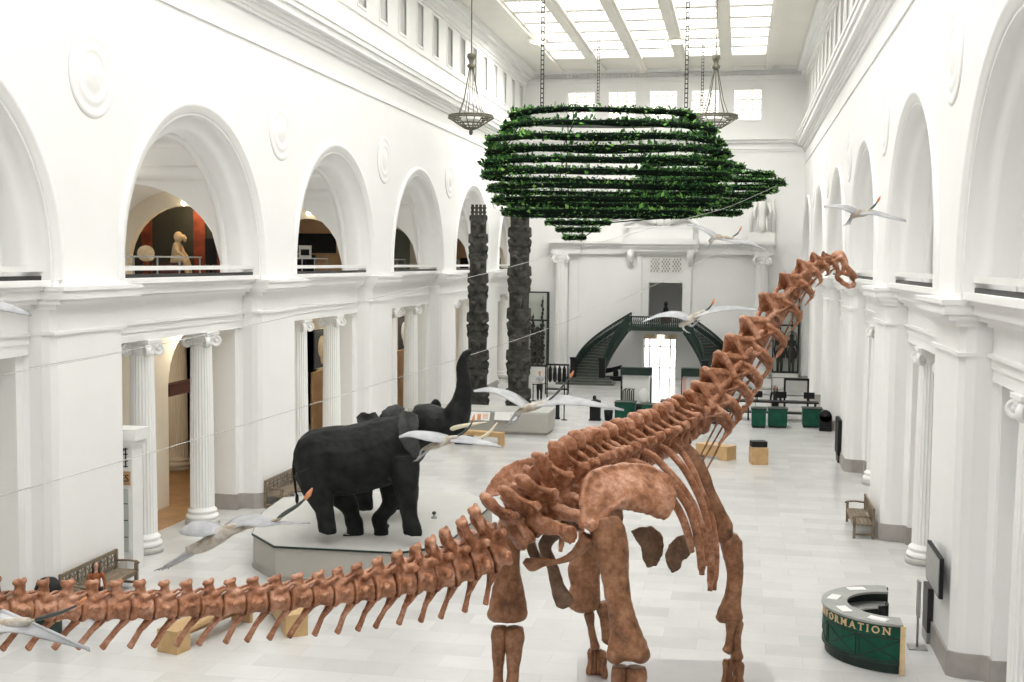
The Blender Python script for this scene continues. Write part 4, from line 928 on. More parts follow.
# ------------------------------------------------------------------ totem poles
M['totem'] = mat('dark_weathered_cedar', (.028, .03, .027), .75, .3, 2.2, .4, 10., col2=(.10, .096, .085), spec=.2)
def totem(label, u, D, v0, v1, w0, w1, seed):
    rg = random.Random(seed); a = aD(u, v1, D); zt = aD(u, v0, D).z; base = Vector((a.x, a.y, 0))
    t = thing('totem_pole', label, 'totem pole', base, math.atan2(-(CP-base).x, (CP-base).y)+PI)
    H_ = zt; n = 5; m = Matrix.Translation(base) @ Matrix.Rotation(t.rotation_euler.z, 4, 'Z')
    pb = MB(); pb.lathe([(w0*.75, 0), (w0*.75, .25), (w0*.62, .3), (w0*.55, .9)], 20); pb.build('base', M['totem'], t)
    z = .8; hs = [rg.uniform(.85, 1.2) for _ in range(n)]; k = (H_-1.0)/sum(hs)
    for i in range(n):
        h = hs[i]*k; q = i/n; r = (w0*(1-q)+w1*q)/2; b = MB()
        b.tube([(0, 0, z-.02), (0, 0, z+h*.1), (0, 0, z+h*.5), (0, 0, z+h*.9), (0, 0, z+h+.02)], [r*.92, r, r*.95, r*.98, r*.85], 16)
        kind = rg.choice('abc')
        for sx in (-1, 1):
            b.ell((sx*r*.45, -r*.85, z+h*.74), (r*.38, r*.34, h*.085)); b.ell((sx*r*.45, -r*1.12, z+h*.74), (r*.2, r*.2, h*.045))
            b.tube([(sx*r*.08, -r*1.0, z+h*.83), (sx*r*.5, -r*.98, z+h*.87), (sx*r*.92, -r*.62, z+h*.8)], [r*.1, r*.13, r*.1], 7)
            b.tube([(sx*r*.95, -r*.2, z+h*.5), (sx*r*1.02, -r*.6, z+h*.3), (sx*r*.5, -r*1.0, z+h*.22)], [r*.24, r*.22, r*.16], 8)
            b.tube([(sx*r*.9, 0, z+h*.02), (sx*r*1.0, -r*.5, z+h*.16), (sx*r*.6, -r*.95, z+h*.03)], [r*.25, r*.26, r*.18], 8)
            b.ell((sx*r*.92, 0, z+h*.93), (r*.2, r*.22, h*.09))
        if kind == 'a': b.tube([(0, -r*.8, z+h*.76), (0, -r*1.5, z+h*.62), (0, -r*1.6, z+h*.5)], [r*.26, r*.26, r*.1], 9)
        elif kind == 'b': b.ell((0, -r*1.05, z+h*.63), (r*.24, r*.3, h*.09)); b.tube([(-r*.75, -r*.7, z+h*.52), (0, -r*1.2, z+h*.5), (r*.75, -r*.7, z+h*.52)], [r*.1, r*.16, r*.1], 8)
        else: b.ell((0, -r*1.0, z+h*.6), (r*.3, r*.35, h*.12)); b.tube([(-r*.6, -r*.8, z+h*.45), (0, -r*1.15, z+h*.43), (r*.6, -r*.8, z+h*.45)], [r*.09, r*.14, r*.09], 8)
        b.tube([(-r*.72, -r*.7, z+h*.46), (0, -r*1.1, z+h*.455), (r*.72, -r*.7, z+h*.46)], [r*.07, r*.1, r*.07], 8)
        o = b.build('carved_figure', M['totem'], t); md = o.modifiers.new('r', 'REMESH'); md.mode = 'VOXEL'; md.voxel_size = .045; md.use_smooth_shade = True
        z += h
    b = MB()
    for i in range(4): x = (-.75+.5*i)*w1*.5; b.box(x-w1*.09, x+w1*.09, -w1*.3, w1*.3, z, z+.55)
    for zz in (z+.12, z+.34): b.box(-w1*.5, w1*.5, -w1*.28, w1*.28, zz, zz+.08)
    b.build('crown', M['totem'], t)
totem('tall dark carved totem pole behind the elephant trunk tip', 477, 62.5, 212, 415, 1.08, .82, 5)
totem('tall dark carved totem pole nearer the staircase, its top behind the hanging garden', 518, 61.5, 205, 420, 1.12, 1.0, 11)
# ------------------------------------------------------------------ hanging gardens
def leafmat(name, c1, c2, c3):
    m, nt, b = newmat(name); oi = nd(nt, 'ShaderNodeNewGeometry')
    nt.links.new(ramp(nt, oi.outputs['Random Per Island'], [(.0, c1), (.55, c2), (.93, c3), (1., (.45, .62, .22))]), b.inputs['Base Color'])
    b.inputs['Roughness'].default_value = .6; b.inputs['Specular IOR Level'].default_value = .2; return m
M['leaf'] = leafmat('mixed_green_leaves', (.008, .035, .014), (.03, .13, .03), (.18, .42, .07))
M['moss'] = mat('dark_planted_trough', (.003, .005, .0035), .9, .5, 12., .6, 30., col2=(.006, .016, .007), spec=.1)
M['chain'] = mat('dark_steel_chain', (.05, .05, .05), .4, .2, 8., metal=.5)
M['felt'] = mat('grey_felt', (.16, .16, .16), .9, .1, 4.)
def cloud(name, label, tiers, D0, b_, seed, chains, lump):
    rg = random.Random(seed)
    cen0 = aD(sum(t[0]+t[1] for t in tiers)/(2*len(tiers)), tiers[len(tiers)//2][2], D0)
    T = thing(name, label, 'hanging garden', cen0)
    fw = Vector((CD.x, CD.y, 0)).normalized()
    for ti, (ul, ur, v, sq) in enumerate(tiers):
        A, B = aD(ul, v, D0), aD(ur, v, D0); c = (A+B)/2; ax = (B-A)/2; N = 44; z = c.z; loop = []
        for i in range(N):
            a = 2*PI*i/N; wob = 1+lump*(noise.noise(Vector((math.cos(a)*1.3, math.sin(a)*1.3, ti*.35+seed)))); ca, sa = math.cos(a), math.sin(a)
            ca = math.copysign(abs(ca)**.85, ca); sa = math.copysign(abs(sa)**.85, sa)
            p = c+ax*ca*(1 if abs(ca) > .98 else .9+.1*wob)+fw*(b_*sq*sa*wob); p.z = z; loop.append(p-cen0)
        t_ = MB(); rr = [(.17*rg.uniform(.8, 1.25), .12*rg.uniform(.8, 1.2)) for _ in range(N)]
        t_.tube(loop, rr, 8, (0, 0, 1), closed=True); ring = t_.build('planter_ring', M['moss'], T)
        f_ = MB(); Ln = sum((loop[(i+1) % N]-loop[i]).length for i in range(N)); cnt = int(Ln*85)
        for _ in range(cnt):
            i = rg.randrange(N); p = loop[i].lerp(loop[(i+1) % N], rg.random()); cl = noise.noise((p+Vector((seed*3, 0, 0)))*.9)
            big = rg.random() < .12+.25*max(0, cl)
            an = rg.uniform(-.5, PI+.5) if rg.random() < .8 else rg.uniform(PI, 2*PI)
            out = Vector((rg.uniform(-1, 1), rg.uniform(-1, 1), 0)); out = out.normalized() if out.length > .01 else Vector((1, 0, 0))
            q = p + out*(.17*math.cos(an)) + Vector((0, 0, .13*math.sin(an)))
            d = Vector((rg.uniform(-1, 1), rg.uniform(-1, 1), rg.uniform(-.1, 1.1 if math.sin(an) > 0 else .1))).normalized(); ln = rg.uniform(.08, .17)*(2. if big else 1)
            sd = d.cross(Vector((rg.uniform(-1, 1), rg.uniform(-1, 1), rg.uniform(-1, 1)))); sd = sd.normalized()*ln*.28 if sd.length > .01 else Vector((ln*.3, 0, 0))
            nn = d.cross(sd).normalized()*ln*.12
            f_.add([q, q+d*ln*.5+sd+nn, q+d*ln, q+d*ln*.5-sd+nn], [(0, 1, 2, 3)], True)
        o = f_.build('foliage', M['leaf'], ring); o['kind'] = 'stuff'
    # inner frame: uprights and thin spars holding the rings
    for i in range(8):
        a = 2*PI*(i+.5)/8; P = []
        for (ul, ur, v, sq) in tiers:
            A, B = aD(ul, v, D0), aD(ur, v, D0); c = (A+B)/2; P.append(c+(B-A)/2*math.cos(a)*.94+fw*(b_*sq*math.sin(a)*.94)-cen0)
        q = MB(); q.tube(P, .025, 5); q.build('frame_upright', M['moss'], T)
    for (u, v0, D) in chains:
        a = aD(u, v0, D); zt = 22.0; h = zt-a.z; q = MB()
        for dx in (-.06, .06): q.box(dx-.018, dx+.018, -.018, .018, 0, h)
        for i in range(int(h/.2)): q.box(-.06, .06, -.02, .02, i*.2, i*.2+.05)
        o = q.build('hanging_chain', M['chain'], T); o.location = a-cen0
    return T
GA = cloud('hanging_garden', 'nearer big cloud of dark green planted rings hung on chains', [(513, 692, 117, .85), (504, 713, 131, .95), (489, 720, 144, 1), (489, 727, 155, 1), (486, 729, 166, 1.05), (485, 727, 177, 1.05), (491, 722, 190, 1), (496, 716, 202, .95), (505, 700, 214, .8)], 52., 3.1, 2, [(542, 108, 50.5), (686, 108, 50.5)], .35)
cloud('hanging_garden', 'farther cloud of fine green planted rings, pointed to the right', [(648, 716, 160, .6), (644, 742, 167.5, .7), (640, 772, 175, .8), (636, 782, 183.5, .9), (634, 774, 191, .9), (628, 762, 198, 1.), (521, 749, 205, 1), (528, 738, 213, .9), (547, 609, 223, .5), (558, 597, 230, .45), (565, 584, 238, .35)], 76., 3.4, 5, [(598, 104, 72), (702, 106, 72)], .4)
q = MB(); q.tube([(3.4*math.cos(PI*i/20), 1.3*math.sin(PI*i/20), 0) for i in range(21)], [(.04, .2)]*21, 6, (0, 0, 1)); o = q.build('felt_band', M['felt'], GA); o.location = aD(601, 121, 53.5)-GA.location; o.rotation_euler.z = YAW; o['label'] = 'grey felt band inside the top ring'
# ------------------------------------------------------------------ chandeliers
def chandelier(u, v, D, R, label):
    c = aD(u, v, D); t = thing('chandelier', label, 'chandelier', c)
    q = MB()
    for r, z in ((R, 0), (R*.98, .1), (R*.62, -.28), (R*.3, -.5)): q.tube([(r*math.cos(2*PI*i/32), r*math.sin(2*PI*i/32), z) for i in range(32)], .05 if r > R*.9 else .035, 6, closed=True)
    for i in range(16): a = 2*PI*i/16; q.tube([(R*math.cos(a), R*math.sin(a), 0), (R*.62*math.cos(a), R*.62*math.sin(a), -.28), (R*.3*math.cos(a), R*.3*math.sin(a), -.5), (0, 0, -.62)], .025, 5)
    q.ell((0, 0, -.7), (.1, .1, .16)); bf = q.build('bowl_frame', M['bronze'], t)
    q = MB()
    for i in range(8): a = 2*PI*i/8; q.tube([(R*.62*math.cos(a), R*.62*math.sin(a), .05), (R*.35*math.cos(a), R*.35*math.sin(a), .9), (.16*math.cos(a), .16*math.sin(a), 2.1), (.1*math.cos(a), .1*math.sin(a), 2.5)], .02, 5)
    q.build('suspension_rods', M['bronze'], t)
    q = MB(); q.lathe([(.06, 2.4), (.2, 2.5), (.22, 2.6), (.1, 2.7), (.16, 2.9), (.22, 3.0), (.2, 3.15), (.06, 3.2)], 14); q.build('finial', M['bronze'], t)
    q = MB(); q.tube([(0, 0, 3.1), (0, 0, 22.0-c.z)], .03, 6); q.build('stem', M['bronze'], t)
    q = MB(); q.ell((0, 0, -.1), (R*.5, R*.5, .16)); q.build('glass_bowl', M['pane'], bf)
chandelier(471, 118, 59., 1.12, 'bronze bowl chandelier on a thin rod by the left wall')
chandelier(715, 118, 60., 1.15, 'pale bronze ring chandelier at the right end of the hanging garden')
# ------------------------------------------------------------------ flying reptiles hung on wires
M['membrane'] = mat('pale_grey_wing_skin', (.30, .31, .33), .6, .1, 2.5, .2, 14., col2=(.46, .46, .47))
M['fur'] = mat('pale_brown_downy_fur', (.34, .27, .19), .85, .35, 5., .4, 40., col2=(.58, .56, .52))
M['bill'] = mat('dark_grey_bill', (.05, .06, .055), .4, .2, 6.)
M['orange'] = mat('orange_crest', (.62, .25, .11), .5, .15, 6.)
M['wire'] = mat('steel_wire', (.5, .5, .48), .4, .05, 5.)
def wing(T, lead, trail, th=.025):
    L1 = catmull([aD(*p) for p in lead], 5); T1 = catmull([aD(*p) for p in trail], 5); n = len(L1); m = 6; top = []; bot = []
    up = Vector((0, 0, 1))
    for i in range(n):
        r1, r2 = [], []
        for j in range(m+1):
            t = j/m; p = L1[i].lerp(T1[i], t)+up*(.10*math.sin(PI*t)*(L1[i]-T1[i]).length*.5); k = th*(1-.75*t)
            r1.append(p+up*k); r2.append(p-up*k)
        top.append(r1); bot.append(r2)
    b = MB(); b.grid([a+b_[::-1]+[a[0]] for a, b_ in zip(top, bot)])
    o = b.build('wing', M['membrane'], T); o.location = -T.location
    b = MB(); b.tube(L1, [.05*(1-.75*i/(n-1)) for i in range(n)], 8); o = b.build('wing_arm', M['membrane'], T); o.location = -T.location
def reptile(label, D, body, lw, rw, legs, bill, br=.12, cable=None):
    """body: (u,v) tail->neck; lw/rw: (leading edge, trailing edge); pixels are read at depth D (+ offset)"""
    d3 = lambda P: [(p[0], p[1], D+(p[2] if len(p) > 2 else 0)) for p in P]
    c = aD(*d3([body[len(body)//2]])[0]); T = thing('flying_reptile', label, 'flying reptile', c, 0, 'flying reptile models hung in the hall')
    b = MB(); C_ = catmull([aD(*p) for p in d3(body)], 5); n = len(C_); b.tube(C_, [br*(.35+.65*math.sin(PI*(i+1)/(n+1))) for i in range(n)], 10); o = b.build('body', M['fur'], T); o.location = -T.location
    if bill: b = MB(); b.tube(catmull([aD(*p) for p in d3([body[-2], body[-1], bill[0], bill[1]])], 4), [br*.5, br*.48, br*.45, br*.42, br*.38, br*.34, br*.3, br*.28, br*.26, br*.22, br*.18, br*.14, br*.1], 8); o = b.build('neck', M['fur'], T); o.location = -T.location
    for w_ in (lw, rw):
        if w_: wing(T, d3(w_[0]), d3(w_[1]))
    for l_ in legs:
        b = MB(); C_ = catmull([aD(*p) for p in d3(l_)], 4); n = len(C_); b.tube(C_, [br*.42*(1-.6*i/n) for i in range(n)], 7)
        for q in range(3): b.tube([C_[-1], C_[-1]+(C_[-1]-C_[-2]).normalized()*br*.9+CR*(q-1)*br*.5], [br*.12, br*.05], 5)
        o = b.build('leg', M['membrane'], T); o.location = -T.location
    if bill:
        C_ = catmull([aD(*p) for p in d3(bill)], 4); n = len(C_); b = MB(); b.tube(C_, [br*(.16+.12*math.sin(PI*min(1, 1.3*i/n))) for i in range(n)], 8); o = b.build('bill', M['bill'], T); o.location = -T.location
        b = MB(); e = C_[-1]; dd = (C_[-1]-C_[-3]).normalized(); b.tube([e-dd*br*.4, e+dd*br*.35+CU*br*.15, e+dd*br*.95+CU*br*.5], [(br*.16, br*.26), (br*.18, br*.34), (br*.06, br*.1)], 8); o = b.build('crest', M['orange'], T); o.location = -T.location
    return T
reptile('grey flying reptile with open wings hanging in front of the white long display bench', 33, [(515, 415), (525, 409), (536, 406), (546, 402)],
        ([(528, 404, .3), (512, 393, .2), (490, 388, 0), (473.5, 391, 0)], [(522, 408, -.2), (510, 401, -.4), (494, 393, -.3), (474.5, 392, -.1)]),
        ([(540, 402, .2), (560, 396, .2), (585, 400, .1), (605, 405, 0), (624, 410, 0)], [(536, 407, -.2), (560, 404.5, -.3), (585, 406, -.2), (605, 408, -.1), (624, 411, 0)]),
        [[(519, 411), (513, 417), (508, 424.5)], [(523, 411), (519, 418), (514, 422)]], [(545, 403), (556, 394), (566, 382), (571, 376)])
reptile('grey flying reptile hanging before the elephant head', 28, [(424, 449), (436, 445), (448, 440), (457, 437)],
        ([(448, 437, .2), (432, 433, .2), (412, 432, .1), (399, 437, 0)], [(440, 443, -.2), (428, 441, -.35), (410, 437, -.25), (399.5, 438, -.05)]),
        ([(452, 438, .2), (466, 437, .2), (484, 441, .1), (503, 447.5, 0)], [(450, 442, -.2), (466, 443.5, -.3), (486, 445.5, -.2), (503, 448, 0)]),
        [[(432, 447), (425, 453), (418, 459)], [(428, 447), (422, 450), (420, 455)]], [(456, 437), (464, 432), (470, 426), (473, 420)], .10)
reptile('large grey flying reptile swooping low beside the left columns', 26, [(186, 550), (200, 547), (216, 538), (230, 530), (245, 527)],
        ([(222, 527, .3), (208, 522, .2), (192, 523, .1), (179, 532, 0)], [(218, 533, -.1), (205, 536, -.3), (190, 536, -.2), (180, 534, 0)]),
        ([(226, 526, .4), (240, 517, .4), (262, 516, .3), (282, 522, .1), (310, 523, 0)], [(228, 531, -.1), (242, 526, -.2), (262, 527, -.3), (280, 524.5, -.1), (310, 523.5, 0)]),
        [[(192, 548), (182, 556), (164, 567)], [(196, 550), (186, 557), (170, 566)]], [(276, 520), (284, 514), (298, 505), (307, 497)], .17)
reptile('white flying reptile crossing in front of the dinosaur tail tip', 13.2, [(-40, 640), (-15, 632), (8, 625), (30, 621)],
        ([(-10, 622, .1), (-40, 600, .1), (-80, 600, 0), (-120, 620, 0)], [(-20, 636, -.1), (-50, 625, -.1), (-85, 615, -.1), (-120, 622, 0)]),
        ([(2, 613, .2), (25, 622, .1), (55, 634, 0), (90, 650, 0)], [(-8, 632, -.2), (20, 633, -.1), (52, 641, -.05), (90, 650.5, 0)]),
        [[(-35, 640), (-50, 650), (-60, 660)]], [(31, 621), (45, 617), (62, 612), (80, 604)], .085)
reptile('white flying reptile level with the upper stair landing', 40, [(679, 326), (688, 321), (696, 316), (704, 312)],
        ([(690, 316, .2), (676, 312, .2), (660, 314, .1), (642, 322, 0)], [(686, 321, -.2), (674, 317.5, -.3), (658, 317.5, -.2), (642.5, 322.5, 0)]),
        ([(696, 314, .2), (712, 308, .2), (735, 307, .1), (765, 311, 0)], [(694, 318, -.2), (712, 313, -.3), (735, 310, -.2), (765, 311.5, 0)]),
        [[(684, 323), (683, 328), (686, 331)], [(688, 324), (692, 326), (697, 322)]], [(704, 312), (709, 308), (713, 303)], .13)
reptile('white flying reptile under the right end of the hanging garden', 45, [(709, 242), (716, 237), (724, 238), (733, 238)],
        ([(718, 236, .2), (708, 230, .2), (698, 226, .1), (687, 224, 0)], [(714, 239, -.2), (706, 233, -.3), (697, 228, -.2), (687, 225, 0)]),
        ([(724, 237, .2), (738, 240, .2), (752, 243, .1), (768, 251, 0)], [(722, 240, -.2), (737, 243, -.3), (752, 245, -.2), (768, 251.5, 0)]),
        [[(712, 241), (710, 244), (709, 246)]], [(732, 237), (737, 234), (740, 230)], .12)
reptile('white flying reptile high before the right hand arches', 26, [(851, 217), (857, 214), (864, 213), (870, 212)],
        ([(856, 211, .2), (848, 207, .2), (838, 205.5, .1), (824, 206.5, 0)], [(853, 214, -.2), (846, 211, -.3), (838, 208, -.2), (824, 207, 0)]),
        ([(862, 211.5, .2), (875, 212, .2), (890, 216, .1), (906, 221, 0)], [(860, 215, -.2), (874, 215, -.3), (889, 218.5, -.2), (906, 221.5, 0)]),
        [[(853, 215), (850, 219), (847, 223)], [(856, 216), (852, 218), (850, 222)]], [(869, 210), (874, 206), (878, 201)], .09)
reptile('white flying reptile at the left edge, only its wing tip in view', 18, [(-90, 300), (-78, 299), (-66, 298), (-55, 296)],
        ([(-75, 296, .2), (-100, 288, .2), (-130, 290, .1), (-160, 300, 0)], [(-78, 301, -.2), (-102, 296, -.2), (-130, 295, -.1), (-160, 300.5, 0)]),
        ([(-68, 296, .2), (-40, 293, .2), (0, 302, .1), (31, 315, 0)], [(-70, 301, -.2), (-40, 300, -.3), (0, 310, -.15), (31.5, 315.8, 0)]),
        [[(-84, 301), (-92, 306), (-98, 309)]], [(-56, 296), (-48, 290), (-40, 284)], .10)
def wire(pts, label, r=.012):
    P = [aD(*p) for p in pts]; t = thing('suspension_wire', label, 'wire', P[0]); b = MB(); b.tube(catmull(P, 4), r, 5); o = b.build('strand', M['wire'], t); o.location = -t.location
wire([(-5, 497.5, 15), (220, 432, 24), (458, 359, 34), (560, 324, 38), (648, 288, 42), (728, 247, 45)], 'long thin wire slanting up from the left past the elephant trunk', .009)
wire([(29, 368, 20), (200, 336, 25), (470, 277, 36), (528, 262, 38), (681, 220, 44), (728, 207, 46), (776, 186, 47)], 'long thin wire slanting up to the right end of the hanging garden', .009)
wire([(-5, 376, 18), (60, 364, 20), (125, 352, 22)], 'short thin wire crossing the left pier', .006)
# ------------------------------------------------------------------ long display bench in front of the totem poles
def bx(T, nm, x0, x1, y0, y1, z0, z1, m): b = MB(); b.box(x0, x1, y0, y1, z0, z1); return b.build(nm, m, T)
t = thing('display_bench', 'long low beige display bench in front of the totem poles', 'display bench', (-11.9, 56.8, 0))
bx(t, 'plinth', -3.9, 2.9, -.85, 1.2, 0, .14, M['stone']); bx(t, 'body', -4, 3, -.95, 1.3, .14, 1.02, M['plat']); bx(t, 'top_slab', -4, 3, -.95, 1.3, 1.02, 1.12, M['plattop'])
for i, (u, lb) in enumerate(((479, 'white graphic panel with an orange mark on the long display bench'), (506, 'plain white graphic panel on the long display bench'))):
    p = aY(u, 416, 55.75); t = thing('graphic_panel', lb, 'graphic panel', (p.x, 55.83, p.z), 0, None); b = MB(); b.add([(-.55, 0, -.2), (.55, 0, -.2), (.55, -.25, -.22), (.55, 0, .2), (-.55, 0, .2), (-.55, -.25, -.22)], [(0, 1, 3, 4), (5, 2, 3, 4), (0, 5, 4), (1, 2, 3), (0, 1, 2, 5)]); b.build('stand', M['grey_metal'], t)
    b = MB(); m_ = Matrix.Translation((0, -.14, .0)) @ Matrix.Rotation(-.53, 4, 'X'); b.box(-.55, .55, -.02, .0, -.22, .22, m_); b.build('printed_face', M['paper'], t)
    b = MB()
    if i == 0: b.box(-.06, .12, -.03, -.02, -.2, .1, m_)
    for r_ in range(4): b.box(.2, .48, -.025, -.02, -.12+.07*r_, -.09+.07*r_, m_)
    b.build('print_marks', M['orange'] if i == 0 else M['grey'], t)
p = fl(557.5, 419, 0); t = thing('floor_sign', 'narrow black standing sign post at the end of the display bench', 'sign', (p.x, p.y, 0)); b = MB(); b.box(-.1, .1, -.04, .04, .1, .95); b.build('panel', M['black'], t); b = MB(); b.box(-.13, .13, -.13, .13, 0, .1); b.build('foot', M['black'], t)
def stanchion(x, y, label, h=1.0, belt=None):
    t = thing('stanchion', label, 'stanchion', (x, y, 0), 0, 'black barrier posts'); b = MB(); b.lathe([(.17, 0), (.17, .02), (.05, .05), (.03, .06)], 16); b.build('base', M['black'], t)
    b = MB(); b.lathe([(.03, .05), (.03, h-.08), (.045, h-.06), (.045, h), (0, h+.01)], 12); b.build('post', M['black'], t)
    if belt: b = MB(); b.bar((0, 0, h-.05), (belt[0]-x, belt[1]-y, h-.05), .012, .05); b.build('belt', M['black'], t)
p = fl(564, 420, 0); stanchion(p.x, p.y, 'black barrier post standing nearest the display bench end', 2.2)
sp_ = [fl(u, v, 0) for u, v in ((533, 401), (547, 400), (566, 409))]
stanchion(sp_[0].x, sp_[0].y, 'black barrier post just left of the standing guard', 1.05, (sp_[1].x, sp_[1].y)); stanchion(sp_[1].x, sp_[1].y, 'black barrier post just right of the standing guard', 1.5)
p = fl(557, 394, 0); t = thing('coat_rack', 'black metal rack of hanging things behind the standing guard', 'rack', (p.x, p.y, 0)); b = MB()
for x in (-.7, .7):
    for y in (-.3, .3): b.box(x-.03, x+.03, y-.03, y+.03, 0, 1.9)
b.box(-.7, .7, -.33, -.27, 1.84, 1.9); b.box(-.7, .7, .27, .33, 1.84, 1.9); b.box(-.73, .73, -.33, .33, .3, .36)
b.build('frame', M['black'], t)
for i in range(4): b = MB(); b.tube([(-.45+.3*i, 0, 1.85), (-.45+.3*i, 0, 1.6), (-.45+.3*i, 0, .9), (-.45+.3*i, 0, .75)], [.02, .11, .13, .05], 8); b.build('hanging_bag', M['black'], t)
# oak benches and stools
def oak_bench(a, b_, w, h, label, pad=False, group=None, ew=.42):
    d = Vector((b_[0]-a[0], b_[1]-a[1], 0)); L_ = d.length; t = thing('oak_bench', label, 'bench', (a[0], a[1], 0), math.atan2(d.y, d.x), group)
    bx(t, 'seat', 0, L_, -w/2, w/2, h-.09, h, M['wood']); bx(t, 'end_panel', 0, ew, -w/2+.005, w/2-.005, 0, h-.09, M['wood']); bx(t, 'end_panel', L_-.1, L_, -w/2+.005, w/2-.005, 0, h-.09, M['wood'])
    bx(t, 'back_rail', ew, L_-.1, w/2-.08, w/2-.03, .12 if ew > .2 else h-.2, h-.09, M['wood'])
    return t
oak_bench((-11.78, 22.8), (-11.15, 25.3), .55, .5, 'pale oak bench with a solid end, under the nearer stretch of tail', group='oak benches')
oak_bench((-9.5, 24.45), (-11.0, 26.6), .5, .5, 'pale oak bench half hidden behind the tail, right of the other oak bench', group='oak benches')
oak_bench((-10.35, 51.9), (-12.9, 52.6), .5, .66, 'pale oak bench in front of the beige display bench', group='oak benches', ew=.12)
t = oak_bench((-.15, 50.9), (-1.5, 51.7), .75, .6, 'pale oak bench close behind the dinosaur shoulder', group='oak benches')
p = fl(758.5, 465, 0); t = thing('oak_stool', 'pale oak cube stool with a black top pad', 'stool', (p.x, p.y+.35, 0), YAW); bx(t, 'cube', -.34, .34, -.34, .34, 0, .72, M['wood']); bx(t, 'pad', -.32, .32, -.2, .34, .72, .95, M['black'])
p = fl(464, 444, 0); t = thing('floor_label', 'black label block on the floor before the display bench', 'label', (p.x, p.y, 0)); bx(t, 'block', -.42, .42, -.12, .12, 0, .42, M['black']); bx(t, 'print', -.3, .2, -.125, -.12, .12, .3, M['grey'])
p = fl(561, 459, 0); t = thing('floor_panel', 'white upright information panel behind the dinosaur back', 'panel', (p.x, p.y, 0), YAW); bx(t, 'panel', -.45, .9, -.03, .03, .25, .85, M['paper']); bx(t, 'legs', -.3, .7, -.02, .02, 0, .25, M['grey_metal']); bx(t, 'print_line', -.4, .2, -.035, -.03, .74, .78, M['grey'])
# slatted garden benches
def garden_bench(x, y, rz, L_, label):
    t = thing('garden_bench', label, 'bench', (x, y, 0), rz, 'weathered wooden benches by the piers')      # faces local -y
    for sx in (-1, 1):
        for yy, h in ((-.28, .64), (.28, .95)): bx(t, 'leg', sx*(L_/2-.05)-.04, sx*(L_/2-.05)+.04, yy-.04, yy+.04, 0, h, M['bench'])
        b = MB(); b.tube([(sx*(L_/2-.05), .28, .66), (sx*(L_/2-.05), -.05, .69), (sx*(L_/2-.05), -.3, .67), (sx*(L_/2-.05), -.36, .62)], [(.04, .03)]*4, 8); b.build('arm', M['bench'], t)
        bx(t, 'side_rail', sx*(L_/2-.05)-.025, sx*(L_/2-.05)+.025, -.28, .28, .1, .16, M['bench'])
    b = MB()
    for i in range(5): b.box(-L_/2, L_/2, -.32+.12*i, -.22+.12*i, .41, .45)
    b.box(-L_/2+.05, L_/2-.05, -.3, -.26, .33, .41); b.build('seat', M['bench'], t)
    b = MB(); b.box(-L_/2+.09, L_/2-.09, .26, .31, .86, .95); b.box(-L_/2+.09, L_/2-.09, .26, .31, .50, .56)
    n = 7
    for i in range(n):
        x0, x1 = -L_/2+.1+(L_-.2)*i/n, -L_/2+.1+(L_-.2)*(i+1)/n; b.box(x0-.015, x0+.015, .265, .305, .56, .86)
        b.bar((x0, .285, .57), (x1, .285, .85), .022); b.bar((x0, .285, .85), (x1, .285, .57), .022)
        xm = (x0+x1)/2; b.bar((xm, .285, .56), (xm, .285, .86), .018)
    b.build('backrest', M['bench'], t)
garden_bench(-15.24, 26.1, PI/2, 2.6, 'weathered wooden bench with lattice back behind the small girl')
garden_bench(-15.24, 38.3, PI/2, 2.5, 'weathered wooden bench with lattice back behind the elephant platform')
garden_bench(3.92, 38.35, -PI/2, 2.5, 'weathered wooden bench with lattice back by the right hand piers')
p = aX(48, 577, -14.9); t = thing('litter_bin', 'round topped black green litter bin behind the tail', 'bin', (p.x, p.y, 0)); b = MB(); b.lathe([(.26, 0), (.28, .05), (.28, max(.4, p.z-.28))], 20); b.build('body', M['green_dark'], t); b = MB(); zz = max(.4, p.z-.28); b.lathe([(.29, zz), (.29, zz+.04), (.25, zz+.15), (.15, zz+.25), (0, zz+.29)], 20); b.build('dome_lid', M['black'], t)
t = thing('paper_bag', 'small white paper bag on the bench beside the girl', 'bag', (-15.1, 25.75, .455)); b = MB(); b.add([(-.12, -.09, 0), (.12, -.09, 0), (.12, .09, 0), (-.12, .09, 0), (-.11, -.03, .22), (.11, -.03, .22), (.11, .03, .22), (-.11, .03, .22)], [(0, 1, 2, 3), (0, 1, 5, 4), (1, 2, 6, 5), (2, 3, 7, 6), (3, 0, 4, 7), (4, 5, 6, 7)]); b.build('bag_body', M['paper'], t)
# ------------------------------------------------------------------ information desk
DX, DY, R0, R1, HT = 3.45, 26.26, 1.52, .98, 1.06
t = thing('information_desk', 'curved dark green information desk with brass lettering and grey top', 'desk', (DX, DY, 0))
def sector(ra, rb, a0, a1, z0, z1, n=28):
    b = MB(); P = [(ra*math.cos(a0+(a1-a0)*i/n), ra*math.sin(a0+(a1-a0)*i/n)) for i in range(n+1)]; Q = [(rb*math.cos(a0+(a1-a0)*i/n), rb*math.sin(a0+(a1-a0)*i/n)) for i in range(n+1)]
    b.grid([[(*p, z0) for p in P], [(*p, z1) for p in P], [(*q, z1) for q in Q], [(*q, z0) for q in Q], [(*p, z0) for p in P]], False)
    for k in (0, n): b.quad((*P[k], z0), (*P[k], z1), (*Q[k], z1), (*Q[k], z0))
    return b
a0, a1 = PI*.5, PI*1.5
M['desktop'] = mat('grey_stone_desktop', (.34, .35, .33), .25, .08, 3.)
sector(R0, R1, a0, a1, HT-.05, HT).build('desktop', M['desktop'], t)
fp = sector(R0-.04, R0-.10, a0, a1, .2, HT-.05).build('front_panel', M['green'], t)
sector(R0-.09, R0-.16, a0, a1, 0, .2).build('kick_plate', M['green_dark'], t)
